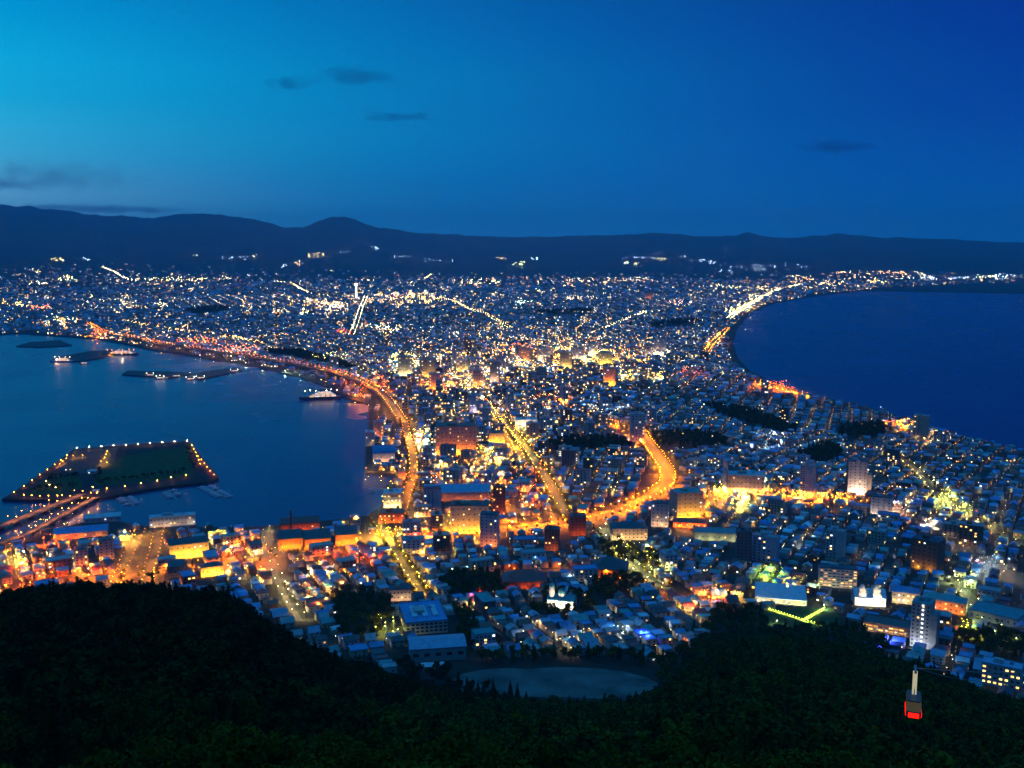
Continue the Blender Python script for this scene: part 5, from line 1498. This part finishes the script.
# trees of the parks and gardens
TX, TY, TZZ, TS = [], [], [], []
for k, poly in PARKS.items():
    A_ = np.array(poly)
    far = np.hypot(*A_.mean(0))
    st = 8.0 if far < 1500 else 11.0 if far < 3000 else 22.0
    xs, ys = np.meshgrid(np.arange(A_[:, 0].min(), A_[:, 0].max(), st), np.arange(A_[:, 1].min(), A_[:, 1].max(), st))
    xs, ys = (xs + nr.uniform(-st * .4, st * .4, xs.shape)).ravel(), (ys + nr.uniform(-st * .4, st * .4, ys.shape)).ravel()
    i = in_poly(xs, ys, poly) & (nr.random(len(xs)) < (.9 if far < 3000 else .4))
    for fx, fy, fr in FOOT:
        i &= np.hypot(xs - fx, ys - fy) > fr * .85
    TX += xs[i].tolist(); TY += ys[i].tolist(); TS += [st / 8.0] * int(i.sum())
for key, st, off in (('boulevard', 13, 12.5), ('bay_street', 15, 8), ('temple_road', 16, 8.5), ('foot_road', 17, 9.5), ('twin_avenue', 9, 9), ('slope_avenue', 6, 7), ('garden_street', 12, 9), ('cape_road', 16, 9), ('hill_street', 14, 8)):
    P2, w = ROADS[key]
    s = np.concatenate([[0], np.cumsum(np.linalg.norm(np.diff(P2, axis=0), axis=1))])
    T = np.gradient(P2, axis=0)
    T /= np.linalg.norm(T, axis=1)[:, None]
    for sd in (-1, 1):
        for q_ in np.arange(3, s[-1], st):
            x, y = np.interp(q_, s, P2[:, 0]), np.interp(q_, s, P2[:, 1])
            TX.append(x - sd * off * np.interp(q_, s, T[:, 1]) + rnd.uniform(-1, 1)); TY.append(y + sd * off * np.interp(q_, s, T[:, 0]) + rnd.uniform(-1, 1)); TS.append(.6)
# garden trees between the houses
gi = nr.choice(len(X), 1500, replace=False)
gi = gi[D[gi] < 2000]
TX += (X[gi] + nr.uniform(-1, 1, len(gi)) + 7.2 * np.cos(LT[gi, 2] + .8)).tolist(); TY += (Y[gi] + 7.2 * np.sin(LT[gi, 2] + .8)).tolist(); TS += nr.uniform(.4, .75, len(gi)).tolist()
# island lawn edge and dark grass patch
for a, b, k in (((99, 484), (186, 473), 26), ((30, 492), (80, 486), 16), ((48, 480), (80, 477), 14), ((100, 470), (96, 484), 8), ((186, 450), (195, 472), 10)):
    for j in range(k):
        x, y, z = gp(a[0] + (b[0] - a[0]) * j / k, a[1] + (b[1] - a[1]) * j / k, 3.0)
        TX.append(x + rnd.uniform(-4, 4)); TY.append(y + rnd.uniform(-4, 4)); TS.append(rnd.uniform(.5, .9))
TX, TY, TS = np.array(TX), np.array(TY), np.array(TS)
TZZ = np.maximum(town_h(np.hypot(TX, TY)), 3.0)

near_o = np.argsort(np.where((GU > -30) & (GU < 1054) & (GVv < 815), GD, 1e9))[:300]
rowsz = 15
NUM = ['nearest', 'second', 'third', 'fourth', 'fifth', 'sixth', 'seventh', 'eighth', 'ninth', 'tenth', 'eleventh', 'twelfth', 'thirteenth', 'fourteenth', 'fifteenth', 'sixteenth', 'seventeenth', 'eighteenth', 'nineteenth', 'twentieth']
for b in range(20):
    row = sorted(near_o[b * rowsz:(b + 1) * rowsz], key=lambda i: GU[i])
    for k, i in enumerate(row):
        hh = float(hash2(GX[i], GY[i], 5))
        q = LEAF_TONE[0][int(hh * 5)] if float(vnoise(GX[i] / 90, GY[i] / 90, 60)) > .55 + GX[i] / 230 else LEAF_TONE[1][int(hh * 5)]
        cme, tme, con = PROTO[q]
        s = .72 + .5 * float(hash2(GX[i], GY[i], 8))
        o = root('tree', (GX[i], GY[i], GZ[i] - .2), float(hash2(GX[i], GY[i], 2)) * 6.28, f'dark {"conifer" if con else "broadleaf tree"} of the unlit forest slope, {"first" if k == 0 else NUM[k]} from the left in the {NUM[b]} band', 'tree', 'trees of the dark forest slope')
        o.scale = (s, s, s * (.9 + .25 * float(hash2(GY[i], GX[i], 4))))
        put('crown', cme, o)
        put('trunk', tme, o)

others = np.ones(len(GX), bool)
others[near_o] = False
AX, AY, AZ = np.concatenate([GX[others], TX]), np.concatenate([GY[others], TY]), np.concatenate([GZ[others], TZZ])
AS = np.concatenate([.72 + .5 * hash2(GX[others], GY[others], 8), TS])
LOD = []
for k in range(10):
    q = np.random.default_rng(200 + k)
    con = k in (2, 7)
    Pn, Dn = crown_pts(q, 230, 12.5 if con else 10.5, 2.7 if con else 4.0, con)
    LOD.append(leaf_quads(q, Pn, Dn, .86))
kind = (hash2(AX, AY, 13) * 10).astype(int) % 10
Vs, Ts = [], []
base = np.array([(.050, .054, .003), (.062, .060, .003), (.034, .042, .003), (.072, .066, .003)])
for k in range(10):
    i = np.nonzero(kind == k)[0]
    a = hash2(AX[i], AY[i], 2) * 6.28
    c, s = np.cos(a), np.sin(a)
    q = LOD[k].reshape(-1, 3)
    sc_ = AS[i]
    xx = (q[None, :, 0] * c[:, None] - q[None, :, 1] * s[:, None]) * sc_[:, None] + AX[i][:, None]
    yy = (q[None, :, 0] * s[:, None] + q[None, :, 1] * c[:, None]) * sc_[:, None] + AY[i][:, None]
    zz = q[None, :, 2] * sc_[:, None] + AZ[i][:, None]
    Vs.append(np.stack([xx, yy, zz], -1).reshape(-1, 3))
    col = base[2 if k in (2, 7) else 0] * 0 + base[(hash2(AX[i], AY[i], 31) * 4).astype(int) % 4]
    lt = vnoise(AX[i] / 90, AY[i] / 90, 60) > .55 + AX[i] / 230
    col = np.where((lt & (np.hypot(AX[i], AY[i]) < 720))[:, None], base[2] * .6, col)  # darker leaf colour mostly to the left, same uneven light
    col = col * (.7 + .6 * hash2(AX[i], AY[i], 17))[:, None]
    Ts.append(np.repeat(col, len(q) // 4, 0))
Vs, Ts = np.concatenate(Vs), np.concatenate(Ts)
nl_ = len(Ts)
# trunks
nt = len(AX)
tri4 = [(cos(a), sin(a)) for a in (.8, 2.4, 3.9, 5.5)]
VT = np.zeros((nt, 8, 3))
for k in range(4):
    for q, zz, rr in ((0, -1.2, .24), (1, 6.5, .1)):
        VT[:, k + 4 * q, 0] = AX + tri4[k][0] * rr * AS
        VT[:, k + 4 * q, 1] = AY + tri4[k][1] * rr * AS
        VT[:, k + 4 * q, 2] = AZ + zz * AS
FT = np.concatenate([len(Vs) + np.arange(nt)[:, None] * 8 + np.array(q) for q in ((0, 1, 5, 4), (1, 2, 6, 5), (2, 3, 7, 6), (3, 0, 4, 7))])
o = put('distant_trees', np_mesh('distant_trees', np.concatenate([Vs, VT.reshape(-1, 3)]), [np.arange(nl_ * 4).reshape(-1, 4), FT], [M_LEAFS, M_BARK], np.concatenate([Ts, np.full((len(FT), 3), .04)]), np.concatenate([np.zeros(nl_), np.ones(len(FT))])))
o['kind'] = 'stuff'
# ------------------------------------------------------------------ cable car
def cable_car():
    dx, dy, dz = ray(914, 696)
    t = 212.0 / sqrt(dx * dx + dy * dy)
    Xc, Yc, Zc = dx * t, dy * t, CAM_H + dz * t
    sx_, sy_, sz_ = gp(1003, 692)                       # lower station beside the white flats
    top = Vector((118, 60, 322))
    low = Vector((sx_ + 6, sy_ + 10, sz_ + 12))
    az = atan2(low.y - top.y, low.x - top.x)
    r = root('cable_car', (Xc, Yc, Zc), az, 'glowing cable car cabin hanging over the dark forest, red lights along its skirt', 'cable car')
    r.scale = (.85, .85, 1.0)
    m_cab = surf('cabin_paint', (.09, .085, .075), .4, .1, 1.0)
    m_lit = glow('cabin_window_light', (1, .90, .55), .05, True)
    m_red = glow('cabin_red_light', (1, .006, .003), 3.5, True)
    z0, z1 = -3.2, -.2
    MB().prism([(-3.4, -1.3), (-2.8, -1.75), (2.8, -1.75), (3.4, -1.3), (3.4, 1.3), (2.8, 1.75), (-2.8, 1.75), (-3.4, 1.3)], z0, z0 + 1.0).build('cabin', m_cab, r)
    MB().prism([(-3.1, -1.2), (-2.6, -1.62), (2.6, -1.62), (3.1, -1.2), (3.1, 1.2), (2.6, 1.62), (-2.6, 1.62), (-3.1, 1.2)], z1, z1 + .28).build('roof', m_cab, r)
    w = MB().prism([(-3.3, -1.25), (-2.75, -1.68), (2.75, -1.68), (3.3, -1.25), (3.3, 1.25), (2.75, 1.68), (-2.75, 1.68), (-3.3, 1.25)], z0 + 1.003, z1 - .003).build('window_band', m_lit, r)
    for x in (-1.9, -.2, 1.5):
        MB().box(x, x + .14, -1.74, -1.685, z0 + 1.0, z1).box(x, x + .14, 1.685, 1.74, z0 + 1.0, z1).build('window_post', m_cab, w)
    for s in (-1, 1):
        MB().box(-2.75, 2.75, s * 1.755 - .06, s * 1.755 + .06, z0 - .2, z0 + .75).build('side_light', m_red, r)
        MB().box(s * 3.46 - .06, s * 3.46 + .06, -1.2, 1.2, z0 - .2, z0 + .75).build('end_light', m_red, r)
    MB().tube((-.45, 0, z1 + .28), (-.18, 0, 5.6), .16, 6).tube((.45, 0, z1 + .28), (.18, 0, 5.6), .16, 6).box(-.4, .4, -.12, .12, 2.4, 2.6).build('hanger', surf('hanger_paint', (.6, .6, .52), .5, .1, 1), r)
    for s in (0,):
        MB().box(-.5, .5, -.5, .5, .5, 5.3).build('streak_glow', glow('hanger_glow', (1, .93, .60), .45, True), r)  # glowing box added around the hanger for the pale light streak
    MB().box(-2.2, 2.2, -.25, .25, 5.6, 6.0).build('carriage', m_steel, r)
    car = Vector((Xc, Yc, Zc + 6.12))
    def catenary(a, b, sag, n=24):
        return [a.lerp(b, k / n) - Vector((0, 0, sag * 4 * (k / n) * (1 - k / n))) for k in range(n + 1)]
    nrm = Vector((-sin(az), cos(az), 0))
    for k, s in enumerate((-.45, .45)):
        m = MB()
        pts = catenary(top, car, 6) + catenary(car, low, 5)[1:]
        for a, b in zip(pts, pts[1:]):
            m.tube(a + nrm * s, b + nrm * s, .06, 5)
        o = m.build('cable', m_steel)
        tag(o, 'steel ropeway cable carrying the glowing cabin, ' + ('nearer the white flats side' if k else 'nearer the schoolyard side'), 'cable')
cable_car()

# ------------------------------------------------------------------ harbour: piers, ships, boats
m_pier = surf('pier_concrete', (.07, .07, .075), .9, .3, .05)
for px in ([(16, 346), (30, 342), (60, 340), (72, 345), (40, 347)], [(50, 361), (56, 357), (90, 351), (112, 350), (112, 354), (100, 358), (80, 361)],
           [(122, 374), (128, 370.5), (168, 371.5), (190, 372.5), (192, 374), (168, 377.5), (140, 375.5)], [(186, 376.5), (205, 371), (238, 367), (242, 369.5), (222, 374), (200, 379)]):
    slab('pier', [gp(x, y, 3.0)[:2] for x, y in px], 3.0, m_pier)

m_hull = {'white': surf('white_hull_paint', (.65, .66, .68), .4, .1, .3), 'dark': surf('dark_hull_paint', (.03, .05, .09), .45, .15, .3), 'blue': surf('blue_hull_paint', (.05, .12, .3), .4, .15, .3)}
def hull_mb(Ln, B, dr):
    xs = [-.5, -.46, -.2, .2, .38, .47, .5]
    ws = [.80, .92, 1, 1, .7, .25, .03]
    zs = [1, 1, 1, 1, 1.06, 1.15, 1.2]
    vs, fs = [], []
    for x, w, z in zip(xs, ws, zs):
        vs += [(x * Ln - (.02 * Ln if x > .4 else 0), -w * B * .36, 0), (x * Ln, -w * B / 2, dr * z), (x * Ln, w * B / 2, dr * z), (x * Ln - (.02 * Ln if x > .4 else 0), w * B * .36, 0)]
    for i in range(len(xs) - 1):
        a, b = 4 * i, 4 * i + 4
        fs += [(a, b, b + 1, a + 1), (a + 1, b + 1, b + 2, a + 2), (a + 2, b + 2, b + 3, a + 3)]
    fs += [(0, 1, 2, 3), (len(vs) - 4, len(vs) - 1, len(vs) - 2, len(vs) - 3)]
    return MB().add(vs, fs)

def ship(px, py, Ln, B, rz, col, label, tiers=3, funnel=2, lit=True, name='ship', group=None, lamps=None):
    X_, Y_p, _ = gp(px, py, 0.0)
    r = root(name, (X_, Y_p, -.6), rz, label, name.replace('_', ' '), group)
    dr = B * .34
    hull_mb(Ln, B, dr).build('hull', m_hull[col], r)
    z = dr + .01
    for k in range(tiers):
        a, b = -.38 + .04 * k, .26 - .07 * k
        d_ = MB().box(a * Ln, b * Ln, -B * (.44 - .05 * k), B * (.44 - .05 * k), z, z + 2.7).build('deck', m_hull['white'], r)
        if lit:
            for s in (-1, 1):
                for j in range(5):
                    x = (a + (b - a) * (j + .5) / 5) * Ln
                    w = put('window', WIN['warm' if (j + k) % 3 else 'white'], d_, (x, s * B * (.44 - .05 * k), z + 1.5), 0 if s < 0 else pi, ((b - a) * Ln / 7, 1, 1.1))
        z += 2.72
    for k in range(funnel):
        MB().tube((-.22 * Ln + k * .2 * Ln, 0, z), (-.23 * Ln + k * .2 * Ln, 0, z + B * .35), B * .12, 8, B * .1).build('funnel', m_hull['dark'], r)
    for k in range(2):
        MB().tube((.3 * Ln - k * .55 * Ln, 0, dr), (.3 * Ln - k * .55 * Ln, 0, z + B * .7), .35, 6, .15).build('mast', m_hull['white'], r)
    if lamps:
        for j in range(lamps[0]):
            u = -.4 + .75 * j / max(1, lamps[0] - 1)
            mm = glow('deck_lamp_light', lamps[1], lamps[2], True)
            v_, f_ = bulb_geo(.9)
            put('deck_lamp', np_mesh('deck_lamp', v_ * np.array([1, 1, .8]), [f_], [mm]), r, (u * Ln, (-1) ** j * B * .3, z + 3.0))
    return r
ship(320, 399, 92, 18, radians(196), 'dark', 'white-decked museum ferry moored by the expressway, floodlit and mirrored in the bay', 4, 4, True, lamps=(7, (1, .85, .7), 60))
ship(62, 362, 60, 13, radians(185), 'white', 'white ship with an orange glow at the tip of the dark pier', 3, 1, True, lamps=(4, (1, .6, .35), 60))
ship(120, 355, 110, 18, radians(184), 'dark', 'long dark cargo ship under a row of orange deck lamps', 3, 1, True, lamps=(6, O_, 60))
ship(84, 364, 26, 7, radians(180), 'blue', 'small blue boat off the end of the dark pier', 1, 1, True, 'fishing_boat')
for k, (x, y, lab) in enumerate(((150, 376, 'white fishing boat at the dark breakwater, first from its tip'), (160, 379, 'bright-lit fishing boat moored in the middle of the dark breakwater'), (176, 377, 'small fishing boat at the inner end of the dark breakwater'), (190, 380, 'white-lit fishing boat at the near corner of the second breakwater'), (200, 379, 'fishing boat with warm windows along the second breakwater'), (234, 372, 'fishing boat with bright lamps close to the expressway shore'))):
    ship(x, y, 26, 7, radians(178 + 9 * k), 'white' if k % 2 == 0 else 'blue', lab, 1, 1, True, 'fishing_boat', 'fishing boats at the breakwaters', lamps=(2, (.95, .95, .9) if k in (1, 3, 5) else (1, .75, .5), 40) if k != 2 else None)

m_dock = surf('dock_planks', (.28, .28, .27), .8, .2, .5)
def marina():
    yh = hull_mb(9.5, 3.0, 1.3)
    hm, cm = yh.mesh('hull', m_hull['white']), MB().box(-2.6, 1.2, -1.0, 1.0, 1.32, 2.5).mesh('cabin', m_hull['white'])
    mm = MB().tube((.6, 0, 1.3), (.6, 0, 11.5), .09, 5, .05).mesh('mast', m_steel)
    lab = {0: 'dock nearest the island bridge', 1: 'middle marina dock', 2: 'outer marina dock'}
    for k, (a, b) in enumerate((((124, 497), (134, 506)), ((168, 490), (177, 500)), ((204, 486), (226, 498)))):
        p, q = Vector(gp(*a, 0.0)), Vector(gp(*b, 0.0))
        L_ = (q - p).length
        an = atan2(q.y - p.y, q.x - p.x)
        r = root('floating_dock', (p.x, p.y, 0), an, f'pale floating jetty with yachts along both sides, the {lab[k]}', 'jetty')
        MB().box(0, L_, -1.1, 1.1, -.3, .55).build('walkway', m_dock, r)
        nb = int(L_ // 9)
        for j in range(nb):
            for s in (-1, 1):
                MB().box(9 * j + 4.0, 9 * j + 4.6, s * 1.11, s * 9, -.3, .5).build('finger', m_dock, r)
                x, y = 9 * j + 7.2, s * 6.6
                if rnd.random() < .18:
                    continue
                X_, Y_p = p.x + x * cos(an) - y * sin(an), p.y + x * sin(an) + y * cos(an)
                o = root('yacht', (X_, Y_p, -.3), an + s * pi / 2, f'small white yacht, berth {["one", "two", "three", "four", "five", "six", "seven", "eight", "nine", "ten", "eleven", "twelve"][min(j, 11)]} on the {"near" if s < 0 else "far"} side of the {lab[k]}', 'yacht', 'yachts at the marina docks')
                put('hull', hm, o); put('cabin', cm, o)
                if rnd.random() < .6:
                    put('mast', mm, o)
marina()

# ------------------------------------------------------------------ thin evening clouds
def cloud(px, py, rx, ry, dist, label, dens, q, col=(.14, .30, .60)):
    d = Vector(ray(px, py)).normalized() * dist
    m, t = material('cloud_vapour')
    tc_ = N(t, 'ShaderNodeTexCoord')
    ln = N(t, 'ShaderNodeVectorMath', operation='LENGTH')
    t.links.new(tc_.outputs['Object'], ln.inputs[0])
    no = N(t, 'ShaderNodeTexNoise')
    no.inputs['Scale'].default_value, no.inputs['Detail'].default_value = 1.0, 4
    mp = N(t, 'ShaderNodeMapping')
    mp.inputs['Scale'].default_value = (2.6 * max(1, rx / 45), 1.5, 1.3)
    mp.inputs['Location'].default_value = (q * 3.7, q * 1.9, q)
    t.links.new(tc_.outputs['Object'], mp.inputs[0])
    t.links.new(mp.outputs[0], no.inputs['Vector'])
    f = M_(t, 'SUBTRACT', 1.0, ln.outputs['Value'], True)
    f = M_(t, 'ADD', M_(t, 'MULTIPLY', f, 1.5), M_(t, 'MULTIPLY', M_(t, 'SUBTRACT', no.outputs[0], .62), 2.6))
    f = M_(t, 'MULTIPLY', M_(t, 'MAXIMUM', f, 0.0), dens * 2.4)
    v = N(t, 'ShaderNodeVolumePrincipled')
    v.inputs['Color'].default_value = (*col, 1)
    t.links.new(f, v.inputs['Density'])
    o_ = N(t, 'ShaderNodeOutputMaterial')
    t.links.new(v.outputs[0], o_.inputs['Volume'])
    vs_, fs_ = [], []
    nu, nv = 20, 10
    for j in range(nv + 1):
        th = pi * j / nv
        for i in range(nu):
            a = 2 * pi * i / nu
            vs_.append((sin(th) * cos(a), sin(th) * sin(a), cos(th)))
    for j in range(nv):
        for i in range(nu):
            fs_.append(((j + 1) * nu + i, (j + 1) * nu + (i + 1) % nu, j * nu + (i + 1) % nu, j * nu + i))
    mb = MB().add(vs_, fs_)
    o = mb.build('cloud', m)
    o.location = (d.x, d.y, d.z + CAM_H)
    k = dist / FPX
    o.scale = (rx * k, min(rx, 40) * k * .9, ry * k)
    o.rotation_euler = (0, 0, -atan2(d.x, d.y))
    tag(o, label, 'cloud', 'thin dark evening clouds')
cloud(290, 84, 36, 9, 24000, 'small ragged dark cloud, left one of the upper pair', 3.2e-4, 1)
cloud(358, 76, 62, 13, 24000, 'longer dark cloud streak, right one of the upper pair', 3.0e-4, 2)
cloud(398, 117, 48, 5, 24000, 'narrow dark cloud sliver below the upper pair', 4.5e-4, 3)
cloud(836, 146, 48, 8, 26000, 'lone dark cloud streak over the open sea', 4.5e-4, 4)
cloud(52, 176, 88, 20, 30000, 'wispy grey cloud bank low over the mountain in the pale glow', 1.6e-4, 5, (.20, .30, .46))
cloud(8, 184, 34, 7, 30000, 'dark cloud bar at the edge of the pale glow', 3.0e-4, 6)
cloud(96, 209, 120, 6, 42000, 'long low cloud band just above the mountain ridge', 3.2e-4, 7, (.12, .24, .45))
# ------------------------------------------------------------------ evening haze over town and hills
def haze():
    m, t = material('evening_haze')
    v = N(t, 'ShaderNodeVolumePrincipled')
    v.inputs['Color'].default_value = (0.36, 0.70, 1.0, 1)
    v.inputs['Density'].default_value = 4.2e-5
    v.inputs['Anisotropy'].default_value = 0.0
    o = N(t, 'ShaderNodeOutputMaterial')
    t.links.new(v.outputs[0], o.inputs['Volume'])
    h = MB().box(-30000, 30000, -3000, 34000, -5.0, 1350.0).build('haze', m)
    h['kind'] = 'stuff'
haze()
